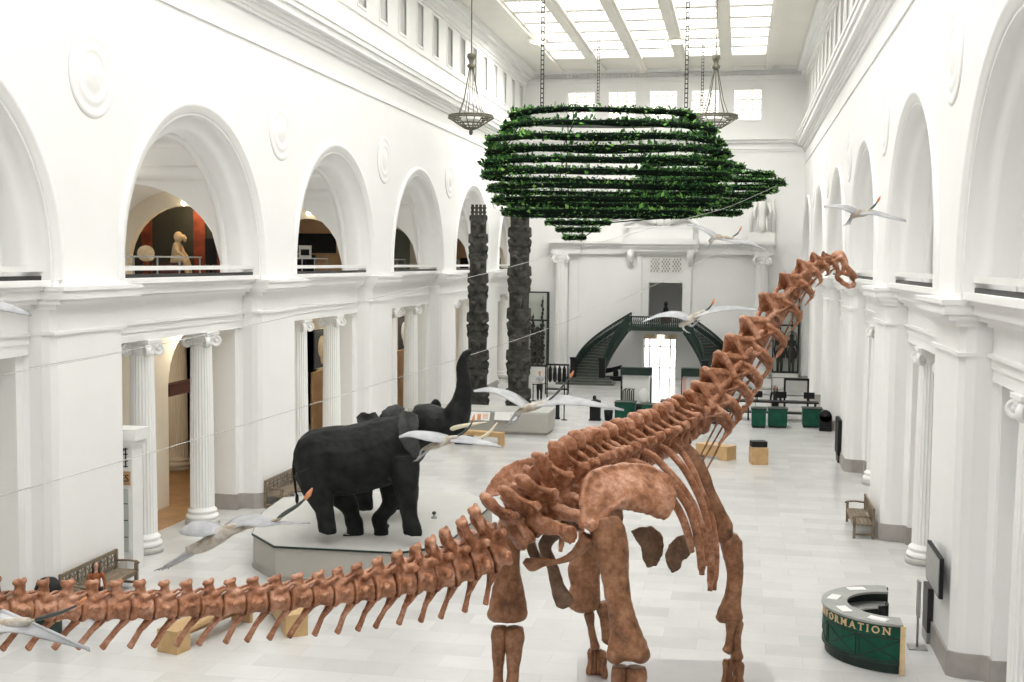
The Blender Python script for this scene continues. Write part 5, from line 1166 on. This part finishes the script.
sector(R0-.15, .86, a0, a1, .70, .74).build('inner_counter', M['grey'], t)
sector(R0-.15, R0-.19, a0, a1, .2, HT-.05).build('inner_panel', M['green_dark'], t)
b = MB(); ro = R0-.035
for z in (.2, .26, .74, HT-.06):
    b.tube([(ro*math.cos(a0+(a1-a0)*i/30), ro*math.sin(a0+(a1-a0)*i/30), z) for i in range(31)], .014, 6)
b.build('moulding', M['dark_metal'], fp)
NP = 5
for i in range(NP):
    s0_, s1_ = a0+(a1-a0)*(i+.04)/NP, a0+(a1-a0)*(i+.96)/NP; q = MB(); A = lambda s_, z: (ro*math.cos(s_), ro*math.sin(s_), z)
    for (sa, za, sb, zb) in ((s0_, .27, s1_, .72), (s0_, .72, s1_, .27), (s0_, .27, s0_, .72), (s1_, .27, s1_, .72)):
        q.tube([A(sa+(sb-sa)*k/6, za+(zb-za)*k/6) for k in range(7)], .013, 6)
    q.build('cross_brace', M['green_dark'], fp)
for an in (a0, a1): b = MB(); b.cbox(((R0-.08)*math.cos(an), (R0-.08)*math.sin(an)+(.03 if an > PI else -.03)*-1, .52), (.1, .1, 1.02)); b.build('end_post', M['gold'] if an > PI else M['green_dark'], t)
word = 'INFORMATION'; WID = {'I': .55, 'M': 1.25, 'N': 1.1, 'O': 1.15, 'A': 1.05}
tot = sum(WID.get(c, .95) for c in word); span = PI*.455; st_ = PI*1.0; acc = 0
for ch in word:
    w_ = WID.get(ch, .95); an = st_+span*(acc+w_/2)/tot; acc += w_
    mx = Matrix.Translation(((R0-.035)*math.cos(an), (R0-.035)*math.sin(an), .885)) @ Matrix.Rotation(an+PI/2, 4, 'Z') @ Matrix.Rotation(PI/2, 4, 'X')
    text('letter', ch, .215, M['gold'], fp, mx, .012, serif=True, off=.003)
for i, (an, r, rz) in enumerate(((PI*.68, 1.28, .3), (PI*.93, 1.26, 1.2), (PI*1.16, 1.25, 1.9), (PI*1.38, 1.27, 2.6))):
    o = thing('paper_sheet', ['white sheet of paper at the far end of the information desk', 'white sheet of paper at the left bend of the information desk', 'white sheet of paper above the lettering of the information desk', 'white sheet of paper at the near brass end of the information desk'][i], 'paper', (DX+r*math.cos(an), DY+r*math.sin(an), HT+.001), rz, 'papers on the information desk'); bx(o, 'sheet', -.2, .2, -.11, .11, 0, .012, M['paper'])
o = thing('paper_sheet', 'white leaflets on the lower counter inside the information desk', 'paper', (DX+1.12*math.cos(PI*1.02), DY+1.12*math.sin(PI*1.02), .741), .2, 'papers on the information desk'); bx(o, 'sheet', -.16, .16, -.2, .2, 0, .03, M['paper'])
o = thing('office_chair', 'black office chair inside the curved information desk', 'chair', (3.05, 26.15, 0), -.5)
b = MB()
for k in range(5): a = 2*PI*k/5; b.bar((0, 0, .1), (.28*math.cos(a), .28*math.sin(a), .05), .04, .03)
b.build('base', M['black'], o); b = MB(); b.tube([(0, 0, .1), (0, 0, .45)], .03, 8); b.build('column', M['dark_metal'], o)
b = MB(); b.ell((0, 0, .48), (.25, .25, .06)); b.build('seat', M['black'], o)
b = MB(); b.grid([[(.28*math.cos(a), .28*math.sin(a)*1.0, z) for a in [(-.9+1.8*i/8) for i in range(9)]] for z in (.62, .75, .9, 1.02, 1.1)]); bk = b.build('backrest', M['black'], o); md = bk.modifiers.new('s', 'SOLIDIFY'); md.thickness = .05
b = MB(); b.tube([(.1, 0, .46), (.26, 0, .5), (.29, 0, .75)], .02, 6); b.build('back_support', M['dark_metal'], o)
# right wall fittings
t = thing('wall_screen', 'dark wall mounted screen on the right pier above the information desk', 'screen', (DR-.02, 25.95, 1.98)); bx(t, 'bracket', -.12, 0, -.2, .2, -.2, .2, M['grey_metal']); bx(t, 'housing', -.2, -.12, -.9, .8, -.42, .42, M['black']); bx(t, 'display', -.215, -.2, -.86, .76, -.38, .38, M['grey_metal'])
p = fl(918, 655, 0); t = thing('barrier_post', 'slim grey metal stand near the right wall past the information desk', 'stand', (p.x+.05, p.y+.5, 0)); b = MB(); b.tube([(0, 0, .03), (0, 0, 1.5)], .025, 8); b.build('post', M['grey_metal'], t); bx(t, 'foot', -.2, .2, -.2, .2, 0, .03, M['grey_metal']); bx(t, 'plate', -.03, .03, -.12, .12, .7, 1.5, M['grey_metal'])
t = thing('wall_panel', 'black narrow panel standing against the far right pier', 'panel', (DR-.06, 51.9, 0)); bx(t, 'panel', -.1, .05, -.9, .6, .35, 1.85, M['black']); bx(t, 'stand', -.06, .05, -.6, .4, 0, .35, M['dark_metal'])
t = thing('wall_panel', 'dark slim panel leaning by the right pier past the information desk', 'panel', (DR-.05, 27.3, 0)); bx(t, 'panel', -.08, .04, -.3, .35, .25, 1.25, M['dark_metal']); bx(t, 'foot', -.08, .04, -.3, .35, 0, .25, M['grey_metal'])
t = thing('exhibit_portal', 'white moulded exhibit portal at the right edge of the picture', 'portal', (6.75, 22.9, 0)); bx(t, 'body', -.5, .6, -2.2, 1.7, 0, 4.6, M['plaster'])
for i, (d, z0, z1) in enumerate(((.06, 4.3, 4.45), (.15, 4.6, 4.75), (.3, 4.75, 4.95), (.45, 4.95, 5.2))): bx(t, 'cornice', -.5-d, .6, -2.2-d, 1.7+d, z0, z1, M['plaster'])
# cabinet with sign by the left columns
t = thing('sign_cabinet', 'white sign cabinet with glass front beside the nearest left column', 'cabinet', (-16.55, 29.2, 0)); bx(t, 'body', -.55, .8, -.55, .0, .0, 3.4, M['white']); bx(t, 'cornice', -.6, .88, -.6, .05, 3.4, 3.55, M['white']); bx(t, 'cornice', -.65, .95, -.65, .1, 3.55, 3.85, M['white'])
bx(t, 'glass_front', -.2, .68, -.58, -.55, .55, 2.25, M['caseglass'] if 'caseglass' in M else M['caseback']); bx(t, 'name_board', -.45, .75, -.585, -.55, 2.35, 2.72, M['boardtan'])
b = MB()
for x in (.24,): b.box(x-.02, x+.02, -.6, -.58, .55, 2.25)
for z in (.95, 1.4, 1.85): b.box(-.2, .68, -.6, -.58, z-.01, z+.01)
b.build('glazing_bars', M['dark_metal'], t)
text('lettering', 'MUMMIES', .27, M['black'], t, Matrix.Translation((.15, -.59, 2.53)) @ Matrix.Rotation(PI/2, 4, 'X'), .01)
b = MB()
for z in (2.85, 3.0, 3.18, 3.32):
    b.box(.02, .68, -.575, -.55, z-.012, z+.012)
for x in (.08, .2, .35, .5, .62): b.box(x-.012, x+.012, -.575, -.55, 2.82, 3.35)
b.bar((.1, -.565, 2.85), (.6, -.565, 3.32), .035, .02); b.bar((.2, -.565, 3.32), (.55, -.565, 2.85), .035, .02); b.build('emblem', M['black'], t)
# ------------------------------------------------------------------ ticket counters
def counter(x, y, w, d, label, rz=0., h=1.0, grp='green ticket counters'):
    t = thing('ticket_counter', label, 'counter', (x, y, 0), rz, grp)
    bx(t, 'plinth', -w/2+.04, w/2-.04, -d/2+.04, d/2, 0, .1, M['black']); bx(t, 'front_panel', -w/2, w/2, -d/2, d/2, .1, h-.05, M['green']); bx(t, 'worktop', -w/2-.04, w/2+.04, -d/2-.04, d/2+.04, h-.05, h, M['green_dark'])
    return t
def monitor(x, y, z, rz, label):
    t = thing('monitor', label, 'monitor', (x, y, z), rz, 'monitors on the counters'); bx(t, 'foot', -.12, .12, -.1, .1, 0, .02, M['black']); bx(t, 'neck', -.03, .03, .02, .05, .02, .25, M['black']); bx(t, 'screen', -.28, .28, -.02, .02, .18, .52, M['black'])
cl = [(fl(624.5, 421, 0), 1.05, 'green ticket counter beside the small black waste bin'), (fl(655, 424, 0), 1.4, 'green ticket counter right of the first one, behind the dinosaur back'), (fl(672, 420, 0), 1.2, 'low green ticket counter beyond the dinosaur shoulder')]
for p, w_, lb in cl: counter(p.x, p.y+.45, w_, .9, lb)
p = fl(608, 421, 0); t = thing('waste_bin', 'small black waste bin beside the left green counter', 'bin', (p.x, p.y+.2, 0)); b = MB(); b.lathe([(.17, 0), (.2, .02), (.25, .55), (.22, .55), (.19, .04)], 16); b.build('bucket', M['black'], t)
for u0, u1, v0, v1, vb, lb in ((621, 652, 367, 374.5, 405, 'ticket kiosk with dark green header and blank white screen'), (681.5, 706, 368, 376, 408, 'ticket kiosk with dark green header and red emblem poster')):
    p = fl((u0+u1)/2, vb+6, 0); D_ = p.y; a = aY(u0, v0, D_); c = aY(u1, v0, D_); zt = a.z; zh = aY(u0, v1, D_).z; zb = aY(u0, vb-2, D_).z; w_ = c.x-a.x
    t = thing('ticket_kiosk', lb, 'kiosk', ((a.x+c.x)/2, D_, 0)); bx(t, 'header', -w_/2, w_/2, -.25, .35, zh, zt, M['green_dark']); bx(t, 'counter', -w_/2-.3, w_/2+.3, -.35, .6, zb-.12, zb, M['green_dark']); bx(t, 'base_cabinet', -w_/2-.2, w_/2+.2, -.2, .5, 0, zb-.12, M['black'])
    bx(t, 'back_screen', -w_/2+.03, w_/2-.12, .0, .05, zb, zh, M['paper'])
    for x in (-w_/2, w_/2-.1): bx(t, 'post', x, x+.1, 0, .12, zb, zh, M['green_dark'])
    if 'red' in lb:
        b = MB(); b.ell((.15, -.02, zh-.65), (.24, .015, .2)); b.build('emblem', M['orange'], t); b = MB(); b.ell((.02, -.03, zh-.45), (.09, .015, .14)); b.ell((.28, -.03, zh-.45), (.09, .015, .14)); b.build('emblem_wings', M['black'], t); bx(t, 'side_strip', -w_/2+.05, -w_/2+.28, -.02, 0, zb+.6, zh-.1, M['pinkish'])
    else:
        b = MB()
        for i in range(6): b.tube([(-w_/2+.15+.12*i, -.1, zb), (-w_/2+.15+.12*i, -.1, zb+.7+.1*(i % 2)), (-w_/2+.3+.1*i, -.12, zb+.85)], .03, 6)
        b.build('equipment_arms', M['black'], t)
        b = MB(); b.ell((.45, -.1, zb+.45), (.3, .14, .45)); b.build('white_cover', M['white'], t)
cr = [(fl(758.5, 428, 0), .72, 'green counter cabinet just right of the dinosaur neck'), (fl(777.5, 428, 0), .95, 'green counter cabinet in front of the dark clothed clerk'), (fl(812, 428, 0), .95, 'green counter cabinet next to the black bin'), (fl(716, 424, 0), 1.2, 'green counter cabinet seen through the neck bones')]
for p, w_, lb in cr: counter(p.x, p.y+.45, w_, .9, lb)
p0 = fl(770, 424, 0); t = thing('back_counter', 'long dark counter joining the right hand green cabinets', 'counter', (1.6, p0.y+1.6, 0)); bx(t, 'worktop', -3.2, 2.7, -.45, .45, .98, 1.05, M['black'])
for x in (-3.1, -1.0, .9, 2.5): bx(t, 'leg', x, x+.08, -.4, .4, 0, .98, M['black'])
bx(t, 'shelf', -3.1, 2.6, -.4, .4, .4, .45, M['black'])
for i, (u, lb) in enumerate(((757, 'dark monitor on the counter left of the dark clothed clerk'), (809, 'dark monitor on the counter nearest the right wall'), (781, 'grey monitor on the counter right of the clerk'))):
    q = aY(u, 400, p0.y+1.5); monitor(q.x, p0.y+1.45, 1.05, .1*(i-1), lb)
q = fl(827, 432, 0); t = thing('trolley_bin', 'big black round topped bin against the right hand wall', 'bin', (q.x-.06, q.y+.5, 0)); b = MB(); b.box(-.3, .3, -.3, .3, .0, .75); b.tube([(0, -.3, .75), (0, .3, .75)], .3, 16); b.build('body', M['black'], t); bx(t, 'pedal', -.25, .25, -.38, -.3, .02, .2, M['black'])
q0 = aY(785, 378, 66); q1 = aY(808, 392, 66); t = thing('notice_board', 'grey board in a black frame above the right counters', 'board', ((q0.x+q1.x)/2, 66, 0)); w_ = q1.x-q0.x
for x in (-w_/2, w_/2): bx(t, 'post', x-.05, x+.05, -.05, .05, 0, q0.z, M['black'])
bx(t, 'frame', -w_/2, w_/2, -.05, .05, q0.z-.12, q0.z, M['black']); bx(t, 'board', -w_/2, w_/2, -.02, .02, q1.z, q0.z-.12, M['grey'])
q0 = aY(756, 377, 67); q1 = aY(784, 393, 67); t = thing('ticket_rail', 'thin grey metal frame with blank panels behind the dark clothed clerk', 'frame', ((q0.x+q1.x)/2, 67, 0)); w_ = q1.x-q0.x; b = MB()
for x in (-w_/2, w_/2, .1): b.box(x-.03, x+.03, -.03, .03, 0, q0.z)
for z in (q0.z, 1.4, 1.1): b.box(-w_/2, w_/2+1.2, -.03, .03, z-.03, z+.03)
b.build('rails', M['grey_metal'], t); bx(t, 'panel', -w_/2, w_/2, .05, .08, 1.5, q0.z-.1, M['paper'])
q = fl(600, 420, 0); t = thing('donation_box', 'black donation box with a dark rounded top near the left counter', 'donation box', (q.x-.25, q.y-.1, 0)); bx(t, 'cabinet', -.27, .27, -.25, .25, .05, .75, M['black']); bx(t, 'foot', -.32, .32, -.3, .3, 0, .05, M['black']); b = MB(); b.tube([(0, 0, .75), (0, 0, .85), (0, 0, 1.05), (0, 0, 1.12)], [.28, .3, .3, .1], 14); b.ell((-.05, 0, 1.2), (.1, .1, .13)); b.build('top', M['black'], t); bx(t, 'yellow_tag', .12, .26, -.31, -.29, .82, .95, M['gold'])
for u, v, lb in ((612, 374, 'dark low sculpture on a plinth left of the entrance under the stairs'), (706, 372, 'dark low sculpture on a plinth right of the entrance under the stairs')):
    p = fl(u, v+2, 0); t = thing('bronze_sculpture', lb, 'sculpture', (p.x, min(p.y, 83.5), 0)); b = MB(); b.box(-1.0, 1.0, -.3, .3, 0, .3); b.build('pedestal', M['black'], t); b = MB(); b.tube([(-.95, 0, .55), (-.6, 0, .6), (.3, 0, .75), (.9, 0, .95), (1.05, 0, 1.0)], [.12, .2, .17, .13, .15], 10); b.ell((-.5, 0, .4), (.3, .25, .3)); b.ell((.6, .05, .5), (.2, .2, .35)); b.build('figure', M['black'], t)
# ------------------------------------------------------------------ upper galleries and rooms behind the left columns
g = MB()
for k in range(1, 6):
    y = cen(k)+SP/2; c0 = -(DL+3.6); R_ = 2.05; n = 18
    A = [(c0-R_, 7.6)]+[(c0-R_*math.cos(PI*i/n), ZSP+R_*math.sin(PI*i/n)) for i in range(n+1)]+[(c0+R_, 7.6)]
    T_ = [(c0-R_+2*R_*min(1, max(0, (i-1)/n)), 12) for i in range(len(A))]
    for yy in (y, y+.3): g.grid([[(x, yy, z) for x, z in A], [(x, yy, z) for x, z in T_]], False); g.quad((c0-R_, yy, 7.6), (-DL-7.2, yy, 7.6), (-DL-7.2, yy, 12), (c0-R_, yy, 12)); g.quad((c0+R_, yy, 7.6), (-DL-1.0, yy, 7.6), (-DL-1.0, yy, 12), (c0+R_, yy, 12))
    g.grid([[(x, y, z) for x, z in A], [(x, y+.3, z) for x, z in A]])
struct('wall_left_gallery', g, M['cream'])  # cream here puts the warm lamp tint of the gallery into the colour
def backdrop(y, label, m, panels):
    t = thing('exhibit_backdrop', label, 'exhibit wall', (-19.2, y, 7.6)); bx(t, 'wall_panel', -3, 3, 0, .1, 0, 3.2, m)
    for (x0, x1, z0, z1, mm, nm) in panels: bx(t, nm, x0, x1, -.05, 0, z0, z1, mm)
y1 = cen(1)+SP/2
backdrop(y1+1.6, 'dark exhibit wall with tall rust red panels seen through the second left arch', M['dark_room'], [(-.35, .1, 0, 2.9, M['rust'], 'red_panel'), (.55, .95, 0, 2.9, M['rust'], 'red_panel'), (-2.4, -2.0, 0, 2.9, M['rust'], 'red_panel'), (1.35, 1.7, 0, 2.9, M['rust'], 'red_panel')])
q = aY(178, 268, y1+1.0); t = thing('seated_statue', 'pale sandstone seated statue glowing in the second left arch', 'statue', (q.x, y1+1.0, 7.6)); bx(t, 'pedestal', -.55, .3, -.3, .3, 0, .62, M['rust2']); b = MB()
b.tube([(-.1, 0, .6), (-.08, 0, .8), (-.03, -.02, 1.1), (0, -.03, 1.3), (.02, -.04, 1.38)], [(.2, .2), (.2, .17), (.24, .15), (.2, .13), (.09, .09)], 12); b.ell((.05, -.05, 1.56), (.17, .16, .2)); b.tube([(.2, -.02, 1.6), (.3, -.02, 1.5), (.28, -.02, 1.38)], [.09, .08, .05], 8)
for sx in (-.12, .12): b.tube([(-.05, sx, .72), (.3, sx, .75), (.36, sx, .55), (.42, sx, .2), (.5, sx, .15)], [.12, .11, .1, .08, .06], 8); b.tube([(0, sx*1.6, 1.25), (.12, sx*1.7, 1.0), (.3, sx, .85)], [.08, .07, .06], 8)
o = b.build('figure', M['tan'], t); md = o.modifiers.new('r', 'REMESH'); md.mode = 'VOXEL'; md.voxel_size = .03; md.use_smooth_shade = True
q = aY(146, 262, y1-1.3); t = thing('stone_fragment', 'pale carved stone fragment on a thin stand at the left of the second arch', 'carving', (q.x, y1-1.3, 7.6)); b = MB(); b.tube([(-.15, 0, 0), (-.15, 0, .75)], .02, 6); b.tube([(.15, 0, 0), (.15, 0, .75)], .02, 6); b.build('stand', M['black'], t); b = MB(); b.ell((0, 0, .95), (.32, .2, .28)); b.ell((.2, -.1, .85), (.16, .14, .16)); b.build('carved_head', M['tan'], t)
q = aY(211, 246, y1+.9); t = thing('hanging_banner', 'small black banner hanging at the right of the second arch', 'banner', (q.x, y1+.9, 9.1)); bx(t, 'cloth', -.22, .22, -.01, .01, -.9, 0, M['black']); bx(t, 'rod', -.04, .04, -.02, .02, -1.5, -.9, M['black'])
y2 = cen(2)+SP/2
backdrop(y2+1.7, 'tan exhibit wall with black panels seen through the third left arch', M['boardtan'], [(-2.2, .8, 1.1, 2.0, M['black'], 'dark_sign'), (-1.8, -.2, 0, 1.0, M['black'], 'dark_panel'), (1.4, 2.4, 0, 2.9, M['dark_room'], 'dark_edge')])
q = aY(301, 252, y2+.8); t = thing('framed_poster', 'small white framed poster before the black sign in the third arch', 'poster', (q.x+.2, y2+.8, q.z-.3)); bx(t, 'frame', -.3, .3, -.02, .02, 0, .6, M['paper']); bx(t, 'picture', -.2, .2, -.03, -.02, .15, .42, M['black']); bx(t, 'stand', -.03, .03, 0, .04, 7.6-q.z+.3, 0, M['black'])
y3 = cen(3)+SP/2; backdrop(y3+3.2, 'green grey gallery wall seen through the fourth left arch', M['greengrey'], [(.5, 2.0, 0, 2.3, M['cream'], 'pale_doorway')])
backdrop(cen(5)+SP/2+.9, 'pale gallery wall seen through the sixth left arch', M['cream'], [(.6, 1.4, 0, 1.0, M['black'], 'dark_case')])
y4 = cen(4)+SP/2; backdrop(y4+3.2, 'brown gallery wall seen through the fifth left arch', M['boardtan'], [(.6, 1.4, 0, 1.0, M['black'], 'dark_case')])
# lower rooms
def banner(k, u0, u1, v0, v1, X_, label, m2, nm):
    a, b_ = aX(u0, v0, X_), aX(u1, v0, X_); zb = aX(u0, v1, X_).z; t = thing('hanging_banner', label, 'banner', (X_, (a.y+b_.y)/2, zb)); w_ = max(.8, b_.y-a.y); h_ = a.z-zb; bx(t, 'cloth', -.02, .02, -w_/2, w_/2, 0, h_, M['charcoal']); bx(t, 'top_rod', -.03, .03, -w_/2-.05, w_/2+.05, h_, h_+.05, M['black'])
    b = MB(); m_ = Matrix.Translation((.03, 0, h_*.55)); b.ell((0, 0, 0), (.01, w_*.28, h_*.3), m_); b.ell((0, .05*w_, -h_*.25), (.01, w_*.16, h_*.22), m_); b.build(nm, m2, t)
banner(2, 314, 328, 331, 369, -17.9, 'dark banner with a tan portrait hanging between the third bay columns', M['tan'], 'portrait')
banner(3, 398.5, 408, 318, 350, -18., 'dark banner with white print hanging between the fourth bay columns', M['paper'], 'print')
for k, u0, u1, v0, v1, lb in ((2, 315, 326, 372, 425, 'tan panel coloured as the warm lit inner wall below the portrait banner'), (3, 399, 406, 351, 400, 'orange tan panel coloured as the warm lit inner wall below the printed banner')):
    a, b_ = aX(u0, v0, -18.6), aX(u1, v0, -18.6); t = thing('warm_wall_panel', lb, 'warm lit wall', (-18.6, (a.y+b_.y)/2, 0)); bx(t, 'panel', -.05, .05, -1.1, 1.3, .12, a.z, M['boardtan']); bx(t, 'skirting', -.07, .07, -1.1, 1.3, 0, .12, M['stone'])  # added panels; their tan paints the warm light on the inner wall
t = thing('lintel_sign', 'dark red wooden beam across the arched doorway behind the left columns', 'beam', (-18.95, cen(1)+SP/2, 3.72)); bx(t, 'beam', -.1, .15, -1.88, 1.88, 0, .36, M['rust2']); bx(t, 'top_moulding', -.12, .18, -1.88, 1.88, .36, .42, M['rust2'])
column(-21.75, 43.2, icol, 'fluted column in the dim room beyond the arched doorway', None)
f2 = MB(); f2.box(-DL-8.9, -DL-1.75, cen(1)+.5, cen(1)+12, 0, .012); t = tag(f2.build('floor_inner', M['wood_and_warm_light']), kind='structure')  # wood floor; its orange also paints the warm reflection between the columns
def lamp(x, y, z, e, col=(1, .82, .6), r=.25):
    l = bpy.data.lights.new('lamp', 'POINT'); l.energy = e; l.color = col; l.shadow_soft_size = r; o = bpy.data.objects.new('lamp', l); COL.objects.link(o); o.location = (x, y, z)
for k in range(1, 6): lamp(-DL-6.4, cen(k)+6.5, 4.2, 90, (1, .78, .5)); lamp(-DL-2.4, cen(k)+5, 5.7, 60, (1, .9, .75))
for k in range(0, 6): lamp(-DL-4.2, cen(k)+2, 11.2, 50, (1, .9, .76)); lamp(DR+3.6, cen(k), 11.0, 45, (1, .95, .88))
lamp(-19.2, y1+.9, 10.2, 40, (1, .7, .4), .1)
p = aY(184, 203, y1-.3); t = thing('spot_lamp', 'small glowing spot lamp under the vault of the second left arch', 'lamp', p); b = MB(); b.ell((0, 0, 0), (.1, .1, .1)); b.build('bulb', M['bulb'], t); b = MB(); b.tube([(0, 0, .08), (0, 0, .5)], .02, 6); b.build('stem', M['white'], t)
p = aY(308.5, 213.5, y2-.3); t = thing('spot_lamp', 'small glowing spot lamp under the vault of the third left arch', 'lamp', p); b = MB(); b.ell((0, 0, 0), (.1, .1, .1)); b.build('bulb', M['bulb'], t); b = MB(); b.tube([(0, 0, .08), (0, 0, .4)], .02, 6); b.build('stem', M['white'], t)
for u, nm in ((538, 'left'), (677, 'right')):
    p = fl(u, 39, 21.95); t = thing('ceiling_lamp', 'round glowing ceiling lamp between the skylights, the %s one of the pair' % ('left' if u < 600 else 'right'), 'ceiling lamp', (p.x, p.y, 21.9)); b = MB(); b.lathe([(.7, 0), (.62, -.12), (.5, -.1)], 24); b.build('ring', M['ceil'], t); b = MB(); b.lathe([(.52, -.04), (.45, -.16), (.2, -.24), (0, -.26)], 20); b.build('diffuser', M['bulb2'], t); l_ = bpy.data.lights.new('lamp', 'AREA'); l_.shape = 'DISK'; l_.size = 1.0; l_.energy = 750; l_.color = (1, .98, .93); o_ = bpy.data.objects.new('lamp', l_); COL.objects.link(o_); o_.location = (p.x, p.y, 21.6)
# ------------------------------------------------------------------ people
M['skin'] = mat('skin', (.55, .33, .23), .5, .05, 5.); M['hair'] = mat('dark_brown_hair', (.03, .018, .012), .5, .3, 20.); M['shirt'] = mat('pale_grey_shirt', (.42, .43, .45), .8, .08, 6.); M['trouser'] = mat('black_cloth', (.012, .012, .014), .8, .2, 6.); M['rustjacket'] = mat('rust_orange_jacket', (.28, .085, .03), .8, .15, 6.)
def person(label, loc, rz, top, bot, hairm, sit=False, arms='down', cap=None, longhair=False):
    """local frame: faces -y"""
    t = thing('person', label, 'person', loc, rz); m = Matrix.Translation(loc) @ Matrix.Rotation(rz, 4, 'Z')
    hz = .5 if sit else .93; b = L(m); c = L(m); d = L(m); h = L(m)
    sh = hz+.50; nk = sh+.06; hd = nk+.17
    b.T([(0, .02, hz), (0, .02, hz+.2), (0, .01, sh-.08), (0, 0, sh), (0, 0, nk), (0, -.01, nk+.06)], [(.15, .11), (.13, .1), (.17, .11), (.12, .08), (.055, .055), (.055, .055)], 12)
    b.E((0, -.01, hd), (.078, .098, .118)); b.E((0, -.108, hd-.02), (.014, .02, .022)); b.E((0, -.05, hd-.085), (.05, .045, .035))
    for q in (-1, 1):
        b.E((q*.08, .01, hd-.01), (.014, .022, .03))
        el = (q*.25, .03, sh-.30) if arms == 'down' else (q*.26, -.02, sh-.27)
        wr = (q*.27, -.03, sh-.55) if arms == 'down' else (q*.12, -.24, sh-.30)
        if arms == 'down' and sit: wr = (q*.14, -.3, sh-.38)
        b.T([(q*.17, 0, sh-.03), (q*.22, .01, sh-.12), el, wr], [.05, .048, .038, .026], 9)
        W_, E_ = Vector(wr), Vector(el); dr = (W_-E_).normalized(); sd = dr.cross(Vector((0, 1, 0))); sd = sd.normalized() if sd.length > .1 else Vector((1, 0, 0))
        b.T([W_, W_+dr*.05, W_+dr*.09], [(.026, .016), (.036, .016), (.034, .013)], 8, sd.cross(dr))
        for i in range(4): s_ = sd*(-.027+.018*i); ln = (.065, .08, .075, .06)[i]; b.T([W_+dr*.085+s_, W_+dr*(.085+ln*.6)+s_+Vector((0, -.006, 0)), W_+dr*(.085+ln)+s_+Vector((0, -.018, 0))], [.009, .008, .006], 6)
        b.T([W_+dr*.03-sd*.025*q, W_+dr*.07-sd*.05*q, W_+dr*.10-sd*.052*q], [.011, .009, .007], 6)
        kn = (q*.1, -.42, hz-.02) if sit else (q*.1, -.02, .5); an = (q*.1, -.44, .08) if sit else (q*.1, .02, .08)
        b.T([(q*.09, 0, hz+.02), ((q*.1, -.2, hz) if sit else (q*.1, 0, .72)), kn, ((q*.1, -.44, hz-.2) if sit else (q*.1, .01, .36)), an], [.09, .082, .055, .052, .038], 9)
        d.T([(q*.085, .01, hz+.04), ((q*.1, -.2, hz) if sit else (q*.1, 0, .72)), kn, ((q*.1, -.44, hz-.2) if sit else (q*.1, .01, .36)), (an[0], an[1], .07)], [.115, .1, .075, .07, .066], 10)
        f_ = L(m); f_.T([(an[0], an[1]+.05, .04), (an[0], an[1]-.06, .045), (an[0]*1.1, an[1]-.17, .03)], [.04, .045, .03], 8); o = f_.build('shoe', M['black'], t); o.matrix_parent_inverse = t_inv(t)
        c.T([(q*.13, 0, sh-.03), (q*.2, .01, sh-.08), el, W_*.88+E_*.12], [.07, .066, .055, .045], 9)
        e_ = L(m); e_.E((q*.03, -.098, hd+.005), (.011, .008, .008)); o = e_.build('eye', M['black'], t); o.matrix_parent_inverse = t_inv(t)
    d.T([(0, .02, hz-.03), (0, .02, hz+.1)], [(.16, .12), (.15, .115)], 12)
    c.T([(0, .02, hz+.02), (0, .02, hz+.2), (0, .01, sh-.08), (0, 0, sh-.01), (0, 0, nk-.02)], [(.165, .125), (.145, .115), (.19, .125), (.15, .095), (.075, .07)], 12)
    mo = L(m); mo.E((0, -.098, hd-.062), (.022, .008, .006)); o = mo.build('mouth', M['red'], t); o.matrix_parent_inverse = t_inv(t)
    h.E((0, .022, hd+.035), (.088, .098, .10))
    if longhair:
        for q in (-1, 1): h.T([(q*.06, .02, hd+.05), (q*.085, 0, hd-.06), (q*.09, -.02, hd-.2), (q*.08, -.03, hd-.28)], [.05, .045, .045, .025], 8)
    for nm, B, mm, vx in (('body', b, M['skin'], .011), ('top', c, M[top], .016), ('trousers', d, M[bot], .016), ('hair' if not cap else 'cap', h, hairm, .012)):
        o = organic(nm, B, mm, t, vx, .002, 8., 1); o.location = (0, 0, 0); o.matrix_parent_inverse = t_inv(t)
    return t
def t_inv(t): return (Matrix.Translation(t.location) @ Matrix.Rotation(t.rotation_euler.z, 4, 'Z')).inverted()
p = fl(539.5, 400, 0); person('standing guard in a pale grey shirt, black trousers and an orange cap', (p.x, p.y, 0), .35, 'shirt', 'trouser', M['orange'], arms='front', cap=True)
p = fl(772, 405, 0); person('clerk in black clothes standing behind the right hand counters', (p.x, 65.7, 0), .2, 'trouser', 'trouser', M['hair'], longhair=True)
p = aD(96, 569, 27.4)
girl = person('small girl with long dark hair in a rust orange jacket before the left bench', (p.x, p.y, 0), PI/2-.9, 'rustjacket', 'trouser', M['hair'], longhair=True)
finish_organic()
girl.scale = (.76, .76, .76)
# ------------------------------------------------------------------ light
W = bpy.data.worlds.new('sky'); S_.world = W; W.use_nodes = True
bg = W.node_tree.nodes['Background']; bg.inputs[0].default_value = (.93, .96, 1., 1); bg.inputs[1].default_value = .45
S_.view_settings.view_transform = 'Standard'; S_.view_settings.look = 'None'; S_.view_settings.gamma = 1; S_.view_settings.use_curve_mapping = False
S_.view_settings.exposure = .07
S_.cycles.max_bounces = 10; S_.cycles.diffuse_bounces = 6; S_.cycles.glossy_bounces = 3; S_.cycles.use_denoising = True
S_.cycles.sample_clamp_indirect = 8
